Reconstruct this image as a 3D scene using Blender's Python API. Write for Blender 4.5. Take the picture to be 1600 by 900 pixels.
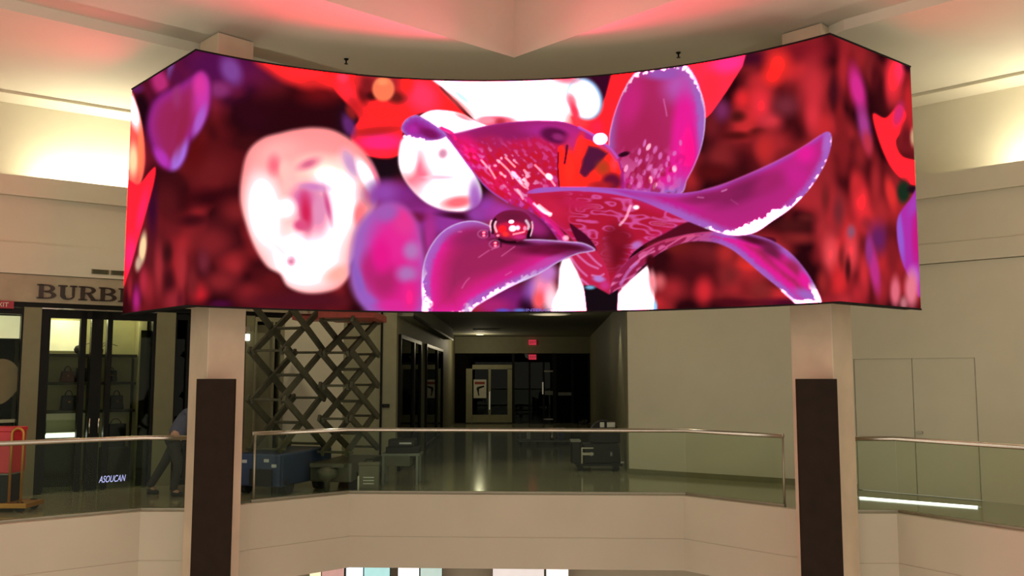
import bpy, bmesh, math, random
import numpy as np
from mathutils import Vector, Matrix
from mathutils.geometry import tessellate_polygon

# ------------------------------------------------------------------ scene, camera, light, exposure
S = bpy.context.scene
for o in list(bpy.data.objects): bpy.data.objects.remove(o, do_unlink=True)
C = S.collection
EYE, FPX, HOR = 1.92, 1400.0, 586.0
TH = math.atan((HOR-450)/FPX)
cam_d = bpy.data.cameras.new('camera'); cam = bpy.data.objects.new('camera', cam_d); C.objects.link(cam)
cam.location = (0, 0, EYE); cam.rotation_euler = (math.pi/2+TH, 0, 0)
cam_d.sensor_width = 36.0; cam_d.lens = FPX/1600*36.0; cam_d.clip_end = 200
S.camera = cam
S.view_settings.view_transform = 'Standard'; S.view_settings.look = 'None'
S.view_settings.gamma = 1.0; S.view_settings.use_curve_mapping = False
S.view_settings.exposure = 0.0
W = bpy.data.worlds.new('world'); S.world = W; W.use_nodes = True
bg = W.node_tree.nodes['Background']; bg.inputs[0].default_value = (1.0, .91, .74, 1); bg.inputs[1].default_value = .88
SCREEN_GAIN = 1.0

def area(name, loc, rot, sx, sy, power, col):
    d = bpy.data.lights.new(name, 'AREA'); d.shape = 'RECTANGLE'; d.size = sx; d.size_y = sy; d.energy = power; d.color = col
    o = bpy.data.objects.new(name, d); C.objects.link(o); o.location = loc; o.rotation_euler = rot
    return o
# added unseen fill lights: one overhead, one below aimed up at the ceiling
area('hall_fill', (0, 1.0, 6.4), (math.radians(28), 0, 0), 7, 2, 170, (1.0, .89, .70))
area('ceiling_fill_up', (0, 5.0, -4.9), (math.pi, 0, 0), 9, 6, 200, (1.0, .90, .72))

# ------------------------------------------------------------------ helpers
def ray(px, py):
    a = (px-800)/FPX; b = (450-py)/FPX
    return Vector((a, math.cos(TH)-b*math.sin(TH), math.sin(TH)+b*math.cos(TH)))
def at(px, py, Y):
    v = ray(px, py); v = v*(Y/v.y); return Vector((v.x, v.y, v.z+EYE))
def atz(px, py, z):
    v = ray(px, py); v = v*((z-EYE)/v.z); return Vector((v.x, v.y, z))
def proj(p):
    q = Vector(p)-Vector((0, 0, EYE)); f = q.y*math.cos(TH)+q.z*math.sin(TH); u = -q.y*math.sin(TH)+q.z*math.cos(TH)
    return 800+FPX*q.x/f, 450-FPX*u/f
class Frame:                                   # vertical plane: origin, direction along it, normal towards the hall
    def __init__(s, A, e):
        s.A = Vector((A[0], A[1], 0)); s.e = Vector((e[0], e[1], 0)).normalized(); s.n = Vector((s.e.y, -s.e.x, 0))
    def p(s, u, d, z): return s.A+s.e*u+s.n*d+Vector((0, 0, z))
    def hit(s, px, py, d=0):
        v = ray(px, py); A = s.A+s.n*d; t = s.n.dot(A)/s.n.dot(v)
        q = v*t+Vector((0, 0, EYE)); return (q-A).dot(s.e), q.z
    def u(s, px, py=560, d=0): return s.hit(px, py, d)[0]
FL = Frame((-8.325, 14.188), (.8111, .5849))    # left shop front
FR = Frame((6.676, 14.455), (.7161, -.6980))    # right plain wall
FW = Frame((0, 17.8), (1, 0))                   # front wall with the corridor mouth
FE = Frame((0, 36.0), (1, 0))                   # end of the corridor

def wloc(o):
    v = Vector((0, 0, 0))
    while o is not None: v += o.location; o = o.parent
    return v
MATS = {}
class MB:
    def __init__(s): s.v = []; s.f = []
    def add(s, vs, fs):
        n = len(s.v); s.v += [tuple(v) for v in vs]; s.f += [tuple(i+n for i in f) for f in fs]; return s
    def hexa(s, p):                            # 8 corners: bottom ring 0-3, top ring 4-7
        return s.add(p, [(3,2,1,0),(4,5,6,7),(0,1,5,4),(1,2,6,5),(2,3,7,6),(3,0,4,7)])
    def box(s, x0, x1, y0, y1, z0, z1):
        return s.hexa([(x0,y0,z0),(x1,y0,z0),(x1,y1,z0),(x0,y1,z0),(x0,y0,z1),(x1,y0,z1),(x1,y1,z1),(x0,y1,z1)])
    def fbox(s, F, u0, u1, d0, d1, z0, z1):
        return s.hexa([F.p(u0,d1,z0),F.p(u1,d1,z0),F.p(u1,d0,z0),F.p(u0,d0,z0),F.p(u0,d1,z1),F.p(u1,d1,z1),F.p(u1,d0,z1),F.p(u0,d0,z1)])
    def bar(s, a, b, w, h, up=(0,0,1)):        # rectangular bar from a to b
        a = Vector(a); b = Vector(b); t = (b-a).normalized(); up = Vector(up)
        if abs(t.dot(up)) > .98: up = Vector((0, 1, 0))
        r = t.cross(up).normalized(); k = r.cross(t).normalized()
        q = []
        for c in (a, b): q += [c-r*w/2-k*h/2, c+r*w/2-k*h/2, c+r*w/2+k*h/2, c-r*w/2+k*h/2]
        return s.hexa(q)
    def tube(s, pts, r, n=10, closed=False):
        pts = [Vector(p) for p in pts]; m = len(pts); base = len(s.v); prev = None
        for i, p in enumerate(pts):
            t = (pts[(i+1) % m]-pts[i-1]) if (closed or 0 < i < m-1) else (pts[1]-pts[0] if i == 0 else pts[-1]-pts[-2])
            t.normalize()
            if prev is None:
                ref = Vector((0, 0, 1)) if abs(t.z) < .9 else Vector((1, 0, 0)); a = t.cross(ref).normalized()
            else: a = (prev-t*prev.dot(t)).normalized()
            prev = a; b = t.cross(a); rr = r[i] if isinstance(r, (list, tuple)) else r
            for k in range(n):
                g = 2*math.pi*k/n; s.v.append(tuple(p+a*math.cos(g)*rr+b*math.sin(g)*rr))
        for i in range(m if closed else m-1):
            j = (i+1) % m
            for k in range(n):
                l = (k+1) % n; s.f.append((base+i*n+k, base+i*n+l, base+j*n+l, base+j*n+k))
        if not closed:
            s.f.append(tuple(base+k for k in range(n))[::-1]); s.f.append(tuple(base+(m-1)*n+k for k in range(n)))
        return s
    def lathe(s, c, prof, n=20):               # profile [(r,z)] about the vertical through c
        c = Vector(c); base = len(s.v)
        for r, z in prof:
            for k in range(n):
                g = 2*math.pi*k/n; s.v.append((c.x+r*math.cos(g), c.y+r*math.sin(g), c.z+z))
        for i in range(len(prof)-1):
            for k in range(n):
                l = (k+1) % n; s.f.append((base+i*n+k, base+i*n+l, base+(i+1)*n+l, base+(i+1)*n+k))
        s.f.append(tuple(base+k for k in range(n))[::-1]); s.f.append(tuple(base+(len(prof)-1)*n+k for k in range(n)))
        return s
    def prism(s, F, poly, d0, d1):             # polygon in (u,z) of a frame, extruded from d0 to d1
        n = len(poly); b = len(s.v)
        s.v += [tuple(F.p(u, d1, z)) for u, z in poly]+[tuple(F.p(u, d0, z)) for u, z in poly]
        tris = tessellate_polygon([[Vector((u, z, 0)) for u, z in poly]])
        for t in tris: s.f.append(tuple(b+i for i in t)); s.f.append(tuple(b+n+i for i in t[::-1]))
        for i in range(n): j = (i+1) % n; s.f.append((b+i, b+n+i, b+n+j, b+j))
        return s
    def slab(s, poly, z0, z1, holes=()):       # polygon in plan, with holes
        loops = [list(poly)]+[list(h) for h in holes]
        tris = tessellate_polygon([[Vector((x, y, 0)) for x, y in L] for L in loops])
        flat = [q for L in loops for q in L]; n = len(flat); b = len(s.v)
        s.v += [(x, y, z1) for x, y in flat]+[(x, y, z0) for x, y in flat]
        for t in tris: s.f.append(tuple(b+i for i in t)); s.f.append(tuple(b+n+i for i in t[::-1]))
        k = 0
        for L in loops:
            for i in range(len(L)):
                j = (i+1) % len(L); s.f.append((b+k+i, b+k+j, b+n+k+j, b+n+k+i))
            k += len(L)
        return s
    def build(s, name, mat, parent=None, smooth=False, bevel=0):
        me = bpy.data.meshes.new(name); off = wloc(parent)
        me.from_pydata([tuple(Vector(v)-off) for v in s.v], [], s.f)
        bm = bmesh.new(); bm.from_mesh(me); bmesh.ops.recalc_face_normals(bm, faces=bm.faces); bm.to_mesh(me); bm.free()
        me.materials.append(MATS[mat] if isinstance(mat, str) else mat)
        if smooth: me.polygons.foreach_set('use_smooth', [True]*len(me.polygons))
        o = bpy.data.objects.new(name, me); C.objects.link(o); o.parent = parent
        if bevel:
            m = o.modifiers.new('bevel', 'BEVEL'); m.width = bevel; m.segments = 2; m.limit_method = 'ANGLE'
        return o
def tag(o, label=None, cat=None, group=None, kind=None):
    if label: o['label'] = label
    if cat: o['category'] = cat
    if group: o['group'] = group
    if kind: o['kind'] = kind
    return o
def thing(name, label, cat, loc, group=None):
    o = bpy.data.objects.new(name, None); C.objects.link(o); o.location = loc; o.empty_display_size = .1
    return tag(o, label, cat, group)
def struct(o): o['kind'] = 'structure'; return o
def text(name, body, mat, parent, F, u, z, d, size, depth=.004, sx=1.0, shear=0, align='LEFT', mirror=False):
    cu = bpy.data.curves.new(name, 'FONT'); cu.body = body; cu.size = size; cu.extrude = depth; cu.shear = shear; cu.align_x = align
    o = bpy.data.objects.new(name, cu); C.objects.link(o)
    dg = bpy.context.evaluated_depsgraph_get(); me = bpy.data.meshes.new_from_object(o.evaluated_get(dg))
    bpy.data.objects.remove(o); bpy.data.curves.remove(cu)
    off = wloc(parent)
    for v in me.vertices: v.co = F.p(u+(-1 if mirror else 1)*v.co.x*sx, d+v.co.z, z+v.co.y)-off
    me.materials.clear(); me.materials.append(MATS[mat])
    ob = bpy.data.objects.new(name, me); C.objects.link(ob); ob.parent = parent
    return ob

# ------------------------------------------------------------------ materials
def mat(name, col, rough=.6, metal=0, var=.06, scale=6, bump=0, emit=0, spec=.5, coat=0):
    m = bpy.data.materials.new(name); m.use_nodes = True; nt = m.node_tree; b = nt.nodes['Principled BSDF']
    col = tuple(col)
    b.inputs['Roughness'].default_value = rough; b.inputs['Metallic'].default_value = metal; b.inputs['Specular IOR Level'].default_value = spec
    tc = nt.nodes.new('ShaderNodeTexCoord'); nz = nt.nodes.new('ShaderNodeTexNoise'); nz.inputs['Scale'].default_value = scale; nz.inputs['Detail'].default_value = 3
    nt.links.new(tc.outputs['Object'], nz.inputs['Vector'])
    rp = nt.nodes.new('ShaderNodeValToRGB'); rp.color_ramp.elements[0].position = .3; rp.color_ramp.elements[1].position = .7
    rp.color_ramp.elements[0].color = tuple(max(0, c*(1-var)) for c in col)+(1,); rp.color_ramp.elements[1].color = tuple(min(1, c*(1+var)) for c in col)+(1,)
    nt.links.new(nz.outputs['Fac'], rp.inputs['Fac']); nt.links.new(rp.outputs['Color'], b.inputs['Base Color'])
    if bump:
        bp = nt.nodes.new('ShaderNodeBump'); bp.inputs['Strength'].default_value = bump; nt.links.new(nz.outputs['Fac'], bp.inputs['Height']); nt.links.new(bp.outputs['Normal'], b.inputs['Normal'])
    if coat: b.inputs['Coat Weight'].default_value = coat; b.inputs['Coat Roughness'].default_value = .08
    if emit:
        nt.links.new(rp.outputs['Color'], b.inputs['Emission Color']); b.inputs['Emission Strength'].default_value = emit
    MATS[name] = m; return m
def glass(name, tint, refl=.08, rough=0.0):
    m = bpy.data.materials.new(name); m.use_nodes = True; nt = m.node_tree; nt.nodes.clear()
    out = nt.nodes.new('ShaderNodeOutputMaterial'); mx = nt.nodes.new('ShaderNodeMixShader'); tr = nt.nodes.new('ShaderNodeBsdfTransparent'); gl = nt.nodes.new('ShaderNodeBsdfGlossy')
    lw = nt.nodes.new('ShaderNodeLayerWeight'); lw.inputs['Blend'].default_value = .06
    mp = nt.nodes.new('ShaderNodeMapRange'); mp.inputs['To Min'].default_value = refl; mp.inputs['To Max'].default_value = .6
    tr.inputs[0].default_value = tint+(1,); gl.inputs['Roughness'].default_value = rough; gl.inputs[0].default_value = (.95, 1, .95, 1)
    nt.links.new(lw.outputs['Fresnel'], mp.inputs['Value']); nt.links.new(mp.outputs[0], mx.inputs[0]); nt.links.new(tr.outputs[0], mx.inputs[1]); nt.links.new(gl.outputs[0], mx.inputs[2]); nt.links.new(mx.outputs[0], out.inputs[0])
    MATS[name] = m
mat('plaster', (.60, .565, .44), .75, var=.03, scale=1.5)
mat('ceiling_paint', (.66, .62, .52), .8, var=.02, scale=1)
mat('fascia_paint', (.56, .50, .40), .7, var=.03, scale=1.2)
mat('stone_column', (.60, .47, .34), .45, var=.09, scale=2.2)
mat('sign_stone', (.35, .295, .195), .5, var=.08, scale=4)
mat('pier_paint', (.18, .172, .09), .6, var=.05)
mat('floor_tile', (.30, .30, .20), .12, var=.10, scale=1.3, spec=.6)
mat('lower_floor', (.55, .48, .38), .25, var=.05, scale=1)
mat('dark_panel', (.020, .011, .007), .7, var=.1, spec=.15)
mat('black_frame', (.008, .008, .007), .35, var=.1, spec=.12)
mat('letter_bronze', (.028, .016, .010), .35, var=.1)
mat('steel', (.62, .58, .52), .22, metal=1, var=.04)
mat('dull_steel', (.40, .36, .28), .4, metal=.8, var=.05)
mat('housing', (.010, .010, .010), .7, spec=.1)
mat('cream_lit', (.85, .78, .50), .7, var=.03)
mat('store_wall', (.55, .52, .30), .7, var=.04)
mat('shelf_wood', (.035, .030, .018), .4, spec=.2)
mat('bag_black', (.012, .010, .010), .45, var=.15, scale=20, bump=.1, spec=.2)
mat('bag_red', (.10, .018, .014), .45, var=.15, scale=20, bump=.1)
mat('beige_felt', (.42, .32, .25), .8)
mat('white_gloss', (.80, .80, .76), .15)
mat('red_paint', (.55, .03, .045), .45, var=.06)
mat('brass', (.50, .24, .05), .35, metal=.6, var=.08)
mat('rubber', (.015, .015, .015), .8)
mat('lift_arm', (.085, .085, .055), .5, var=.15, scale=9, spec=.2)
mat('lift_blue', (.022, .045, .12), .5, var=.15, scale=5)
mat('lift_grey', (.10, .10, .075), .5, var=.12, scale=6)
mat('lift_red', (.42, .07, .05), .5, var=.12, scale=8)
mat('stripe_white', (.55, .46, .38), .6)
mat('case_olive', (.12, .115, .075), .6, var=.12)
mat('sticker', (.55, .58, .60), .5)
mat('case_black', (.014, .014, .014), .5, var=.2, spec=.2)
mat('grey_plastic', (.20, .21, .18), .5)
mat('pale_plastic', (.55, .55, .48), .5)
mat('blue_plastic', (.06, .06, .20), .5)
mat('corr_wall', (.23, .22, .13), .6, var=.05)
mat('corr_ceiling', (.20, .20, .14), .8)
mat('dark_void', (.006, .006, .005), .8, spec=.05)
mat('door_frame', (.30, .29, .16), .45, var=.06)
mat('poster_white', (.62, .60, .48), .7)
mat('poster_red', (.30, .05, .03), .7)
mat('exit_glow', (.9, .05, .10), .5, emit=.45)
mat('exit_body', (.03, .02, .02), .5)
mat('lamp_white', (1.0, .90, .66), .5, var=0, emit=260)
mat('cream_glow', (.95, .88, .60), .5, var=.1, scale=2, emit=.72)
mat('corridor_lens', (1.0, .93, .76), .5, var=0, emit=.10)
mat('sign_dim_red', (.22, .012, .02), .5, emit=.25)
mat('led_white', (.95, 1.0, .95), .5, var=0, emit=2.5)
mat('blue_glow', (.42, .48, .95), .5, var=.2, scale=60, emit=.7)  # self-glow in place of a mirrored blue sign; the sticker shares it
mat('caption_blue', (.10, .10, .45), .5, var=0, emit=.8)
mat('skin', (.42, .24, .16), .5); mat('shirt', (.085, .095, .14), .8, var=.1); mat('trousers', (.025, .022, .022), .8, var=.1); mat('hair', (.02, .014, .01), .6); mat('vest_red', (.10, .02, .02), .8)
glass('rail_glass', (.88, .925, .86), .006)
glass('shop_glass', (.84, .86, .78), .005)
glass('dark_glass', (.20, .21, .18), .008)
# ------------------------------------------------------------------ picture shown on the LED wall
PX0, PY0, PW, PH = 188, 44, 1256, 452          # authoring frame of the displayed picture
def paint_picture():
    rng = np.random.RandomState(7)
    YY, XX = np.mgrid[0:PH, 0:PW].astype(np.float32)
    XX += PX0; YY += PY0
    img = np.zeros((PH, PW, 3), np.float32)
    img[:] = (96, 18, 26)
    def box(x0, y0, x1, y1, pad=0):
        a = max(0, int(y0-PY0-pad)); b = min(PH, int(y1-PY0+pad)+1)
        c = max(0, int(x0-PX0-pad)); d = min(PW, int(x1-PX0+pad)+1)
        return slice(a, b), slice(c, d)
    def over(sl, a, col):
        if np.isscalar(a) is False: a = np.clip(a, 0, 1)[..., None]
        img[sl] = img[sl]*(1-a) + np.asarray(col, np.float32)*a
    def blob(cx, cy, rx, ry, col, rot=0, soft=.7, al=1.0, clip=None):
        R = max(rx, ry)*1.25+2
        sl = box(cx-R, cy-R, cx+R, cy+R)
        x = XX[sl]-cx; y = YY[sl]-cy
        c, s = math.cos(math.radians(rot)), math.sin(math.radians(rot))
        u = (x*c+y*s)/rx; v = (-x*s+y*c)/ry
        r = np.sqrt(u*u+v*v)
        t = np.clip((1.2-r)/max(soft, .02), 0, 1) if soft > .15 else np.clip((1-r)*min(rx, ry)/max(soft*10, .8)+.5, 0, 1)
        a = t*t*(3-2*t)*al
        if clip is not None: a = a*clip[sl]
        over(sl, a, col)
    def spline(P, n=7, closed=True):
        P = np.asarray(P, np.float32); out = []
        m = len(P)
        for i in range(m if closed else m-1):
            if closed: p0, p1, p2, p3 = P[i-1], P[i], P[(i+1) % m], P[(i+2) % m]
            else: p0, p1, p2, p3 = P[max(i-1, 0)], P[i], P[i+1], P[min(i+2, m-1)]
            for k in range(n):
                t = k/n
                out.append(.5*((2*p1)+(-p0+p2)*t+(2*p0-5*p1+4*p2-p3)*t*t+(-p0+3*p1-3*p2+p3)*t**3))
        return np.array(out)
    def sdf(P, pad=14, n=6, sharp=False):
        Q = np.asarray(P, np.float32) if sharp else spline(P, n)
        sl = box(Q[:, 0].min(), Q[:, 1].min(), Q[:, 0].max(), Q[:, 1].max(), pad)
        x = XX[sl]; y = YY[sl]
        d2 = np.full(x.shape, 1e9, np.float32); ins = np.zeros(x.shape, bool)
        for i in range(len(Q)):
            ax, ay = Q[i]; bx, by = Q[(i+1) % len(Q)]
            ex, ey = bx-ax, by-ay
            L = ex*ex+ey*ey+1e-9
            t = np.clip(((x-ax)*ex+(y-ay)*ey)/L, 0, 1)
            d2 = np.minimum(d2, (x-ax-t*ex)**2+(y-ay-t*ey)**2)
            if ay != by: ins ^= ((ay > y) != (by > y)) & (x < ex*(y-ay)/(by-ay)+ax)
        return sl, np.where(ins, 1, -1)*np.sqrt(d2)
    def full(sl, a):
        m = np.zeros((PH, PW), np.float32); m[sl] = a; return m
    def poly(P, col, soft=1.2, al=1.0, sharp=False, grow=0):
        sl, d = sdf(P, pad=soft*2+4, sharp=sharp)
        a = np.clip((d+grow)/(2*soft)+.5, 0, 1); a = a*a*(3-2*a)
        over(sl, a*al, col)
        return full(sl, a)
    def vnoise(w, h, cx, cy, seed):                       # smooth value noise, cells cx x cy px
        r = np.random.RandomState(seed)
        gw, gh = int(w/cx)+4, int(h/cy)+4
        g = r.rand(gh, gw).astype(np.float32)
        x = np.arange(w)/cx; y = np.arange(h)/cy
        xi = x.astype(int); yi = y.astype(int); fx = x-xi; fy = y-yi
        fx = fx*fx*(3-2*fx); fy = (fy*fy*(3-2*fy))[:, None]
        a = g[yi][:, xi]*(1-fx)+g[yi][:, xi+1]*fx; b = g[yi+1][:, xi]*(1-fx)+g[yi+1][:, xi+1]*fx
        return a*(1-fy)+b*fy
    def rnoise(scale_u, scale_v, rot, seed):              # rotated, stretched noise over the whole picture
        r = np.random.RandomState(seed); g = r.rand(1100, 1100).astype(np.float32)
        c, s = math.cos(math.radians(rot)), math.sin(math.radians(rot))
        u = np.clip((XX*c+YY*s)/scale_u+300, 0, 1090); v = np.clip((-XX*s+YY*c)/scale_v+300+1400/scale_v*.0, 0, 1090)
        ui = u.astype(int); vi = v.astype(int); fu = u-ui; fv = v-vi
        fu = fu*fu*(3-2*fu); fv = fv*fv*(3-2*fv)
        return (g[vi, ui]*(1-fu)+g[vi, ui+1]*fu)*(1-fv)+(g[vi+1, ui]*(1-fu)+g[vi+1, ui+1]*fu)*fv
    def ramp(d, stops):
        xs = [s[0] for s in stops]; out = np.zeros(d.shape+(3,), np.float32)
        for k in range(3): out[..., k] = np.interp(d, xs, [s[1][k] for s in stops])
        return out
    def petal(P, stops, soft=.9, jag=None, al=1.0):
        sl, d = sdf(P)
        a = np.clip(d/(2*soft)+.5, 0, 1)
        dd = d if jag is None else d+jag[sl]
        over(sl, a*al, ramp(dd, stops))
        return full(sl, a), full(sl, d)
    def line(P, col, w=1.5, al=1.0, soft=.8, clip=None):
        Q = spline(P, 8, closed=False); W = np.linspace(0, 1, len(Q))
        sl = box(Q[:, 0].min(), Q[:, 1].min(), Q[:, 0].max(), Q[:, 1].max(), w+4)
        x = XX[sl]; y = YY[sl]; best = np.full(x.shape, -9., np.float32)
        for i in range(len(Q)-1):
            ax, ay = Q[i]; ex, ey = Q[i+1]-Q[i]
            t = np.clip(((x-ax)*ex+(y-ay)*ey)/(ex*ex+ey*ey+1e-9), 0, 1)
            ww = w if np.isscalar(w) else w
            best = np.maximum(best, ww*.5-np.sqrt((x-ax-t*ex)**2+(y-ay-t*ey)**2))
        a = np.clip(best/(2*soft)+.5, 0, 1)*al
        if clip is not None: a = a*clip[sl]
        over(sl, a, col)
    WHITE = (255, 255, 255); LAV = (162, 98, 190); HOT = (234, 28, 150); MAG = (190, 36, 130); DEEP = (158, 36, 88)
    # ---------------- blurred backdrop
    f = .7*rnoise(42, 52, 25, 61)+.3*rnoise(20, 24, -20, 62)
    bright = np.interp(XX, [190, 300, 420, 560, 1000, 1130, 1250, 1440], [.28, .16, .05, .0, .10, .26, .33, .34])
    f = np.clip((f-.5)*1.35+bright, 0, 1)
    img[:] = ramp(f, [(0,(40,3,10)),(.18,(86,14,20)),(.4,(132,28,34)),(.65,(188,38,44)),(1,(236,48,54))])
    # left
    for b in [(340,105,120,75,(84,14,74)),(250,170,60,110,(78,10,40)),(440,200,110,75,(40,4,12)),(350,250,90,50,(84,14,20)),(400,180,40,30,(48,6,22)),
              (330,270,60,45,(108,24,28)),(300,230,30,50,(92,12,14)),(330,310,70,22,(52,4,12)),(305,345,40,14,(56,6,16)),(330,380,55,45,(126,30,36)),
              (365,415,26,26,(158,36,42)),(311,458,22,20,(196,30,42)),(395,460,40,26,(160,36,42)),(345,440,40,26,(132,32,38)),(450,470,110,30,(84,16,26)),(345,475,24,9,(70,8,50)),
              (370,330,40,30,(120,28,32)),(425,440,40,30,(96,18,24)),(385,225,30,14,(60,10,16)),(318,410,14,26,(112,34,48)),
              (480,470,90,16,(78,16,30)),(240,400,50,90,(96,22,30)),(260,320,34,60,(86,18,24)),(238,325,12,60,(58,8,40)),(248,420,10,52,(160,42,50)),
              (284,425,11,55,(166,42,50)),(264,440,12,34,(64,12,20)),(262,395,10,24,(60,14,18)),(300,440,14,40,(120,30,36)),(232,450,14,36,(150,34,44)),(224,440,9,30,(176,40,60)),
              (213,468,9,30,(176,34,120)),(203,450,6,30,(150,30,44)),(270,470,20,24,(146,36,46)),(282,470,8,20,(104,22,34))]:
        blob(*b, soft=1.1)
    # dark pocket above the white rose, black gap right of it
    blob(470,170,100,45,(44,4,12), soft=1.2); blob(545,190,26,40,(38,8,24), soft=1.0); blob(600,265,44,34,(24,8,18), soft=1.0)
    poly([(400,92),(480,104),(570,112),(562,132),(520,132),(486,140),(455,132),(425,116)], (248,42,44), soft=9)
    blob(500,146,50,26,(150,20,24), soft=1.2, al=.6); blob(478,112,46,12,(250,44,50), soft=1.0); blob(520,128,30,16,(248,40,42), soft=1.0)
    # small purple shapes, top left corner
    blob(222,172,15,36,(30,3,14), rot=-10, soft=.8); blob(214,138,14,10,(96,26,88), soft=1)
    blob(250,128,17,26,(186,44,116), rot=-18, soft=.9); blob(267,108,7,20,(124,82,162), rot=8, soft=1); blob(276,120,16,24,(88,14,62), soft=1.1)
    blob(361,110,20,30,(128,66,148), rot=-25, soft=.9); blob(343,140,24,17,(136,46,108), soft=1)
    # purple petal that wraps the corner
    m, d = petal([(300,116),(316,110),(328,124),(330,150),(326,178),(314,203),(299,222),(290,248),(278,264),(262,266),(246,252),(234,226),(228,195),(235,164),(250,146),(272,134),(288,124)],
        [(-3,(84,14,66)),(3,(126,28,112)),(10,(158,38,126)),(22,(156,36,92)),(60,(150,34,72))], soft=5)
    blob(316,150,20,52,(206,56,170), rot=6, soft=1.1, clip=m); blob(312,132,14,24,(222,54,160), soft=1.1, clip=m); blob(312,190,10,34,(176,90,200), rot=18, soft=.9, clip=m)
    blob(280,246,12,34,(170,110,222), rot=22, soft=.8, clip=m); blob(252,248,13,24,(184,52,180), rot=-34, soft=.9, clip=m)
    blob(276,150,10,24,(158,52,110), soft=1, al=.7, clip=m); blob(284,205,10,50,(150,32,70), rot=12, soft=1, al=.8, clip=m)
    # pale petal and red petal on the left rim
    m = poly([(200,138),(207,146),(219,182),(226,225),(226,262),(214,300),(190,320),(190,140)], (236,92,84), soft=2.5)
    blob(208,172,11,38,WHITE, rot=-14, soft=.7, clip=m); blob(208,250,10,32,(255,226,170), soft=.9, clip=m); blob(220,236,6,50,(252,140,90), soft=.8, al=.8, clip=m)
    m = poly([(243,262),(240,288),(226,340),(211,392),(199,432),(190,440),(190,290),(216,288),(234,268)], (248,36,56), soft=2)
    blob(205,400,16,40,(240,42,112), soft=1, clip=m); blob(222,330,9,46,(242,40,96), soft=1, clip=m, rot=12)
    blob(223,388,7,30,(246,222,168), rot=6, soft=.8); blob(216,412,6,15,(206,170,146), rot=6, soft=.9)
    # ---------------- red tulip top, left of centre
    m = poly([(508,108),(600,112),(676,118),(690,140),(732,184),(734,196),(700,190),(668,176),(640,186),(630,205),(630,235),(612,247),(585,246),(560,236),(548,218),(552,200),(560,184),(542,162),(524,142),(516,124)], (246,38,42), soft=3)
    blob(660,150,30,40,(240,60,110), rot=-40, soft=1, al=.8, clip=m); blob(595,222,48,18,(240,40,122), soft=.9, clip=m); blob(590,240,40,8,(246,40,66), soft=1, clip=m)
    blob(596,128,44,24,(172,36,44), soft=.9, clip=m); blob(574,134,14,26,(130,24,30), soft=1, clip=m); blob(580,150,14,9,(70,10,14), soft=1, clip=m); blob(540,140,16,30,(246,44,60), rot=-30, soft=1, clip=m); blob(620,152,18,13,(110,26,24), soft=1, clip=m); blob(612,118,50,8,(176,40,48), soft=1, clip=m)
    blob(585,205,50,8,(180,30,30), rot=-6, soft=1, al=.7, clip=m); blob(635,130,16,24,(248,40,40), soft=1, clip=m)
    blob(599,139,17,19,(238,124,84), soft=.35); blob(598,128,12,7,(240,160,104), soft=1, al=.7)
    blob(545,196,12,24,(112,46,128), rot=-20, soft=.9, al=.8); blob(548,176,8,16,(130,30,30), rot=-30, soft=.9)
    blob(536,120,12,12,(244,60,90), soft=1); blob(556,168,13,22,(190,28,34), rot=-35, soft=1.1, al=.7); blob(600,176,46,18,(246,40,40), rot=4, soft=1.1, al=.8); blob(566,150,9,18,(96,14,20), rot=-20, soft=1.1, al=.8); blob(652,190,18,12,(240,60,120), soft=1.2, al=.8)
    # ---------------- big white flowers along the top
    m = poly([(668,120),(690,136),(716,160),(740,186),(764,204),(905,208),(896,180),(905,160),(905,118),(850,118)], WHITE, soft=2, sharp=True)
    blob(776,190,30,9,(238,96,124), soft=.6, clip=m); blob(760,188,16,7,(240,150,170), soft=.8); blob(782,191,10,8,(200,50,70), soft=1, clip=m)
    blob(714,160,40,6,(246,110,110), rot=40, soft=1, al=.5); blob(722,152,20,5,(180,225,245), rot=40, soft=1, al=.5)
    poly([(902,112),(962,104),(950,140),(940,168),(928,176)], (56,5,34), soft=2, sharp=True)
    poly([(958,104),(1010,98),(975,145),(957,200),(950,236),(900,206),(892,182),(932,182),(946,150)], (250,36,46), soft=2.5, sharp=True)
    blob(905,190,22,20,(248,60,70), soft=1); blob(932,200,14,18,(240,36,70), soft=1)
    blob(914,154,25,32,(150,200,240), rot=-24, soft=.3); blob(912,155,23,30,WHITE, rot=-24, soft=.3)
    blob(893,158,8,14,(240,128,150), rot=-20, soft=.9); blob(898,174,7,18,(240,60,90), rot=-20, soft=.9); blob(884,122,24,10,(240,118,150), rot=6, soft=1)
    m = poly([(652,186),(672,173),(700,173),(722,178),(745,190),(770,202),(742,208),(706,211),(688,205),(668,196)], WHITE, soft=1.4)
    blob(724,183,16,4,(246,110,130), rot=22, soft=1, al=.7)
    # ---------------- white rose with pink heart
    m = poly([(375,312),(378,270),(388,236),(410,216),(440,207),(462,202),(490,199),(520,203),(548,218),(570,238),(585,262),(593,288),(588,322),(578,348),(564,372),(558,396),(548,414),(545,430),(530,449),(505,457),(475,457),(450,447),(438,428),(418,416),(400,390),(386,355)], (246,150,150), soft=5)
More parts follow.
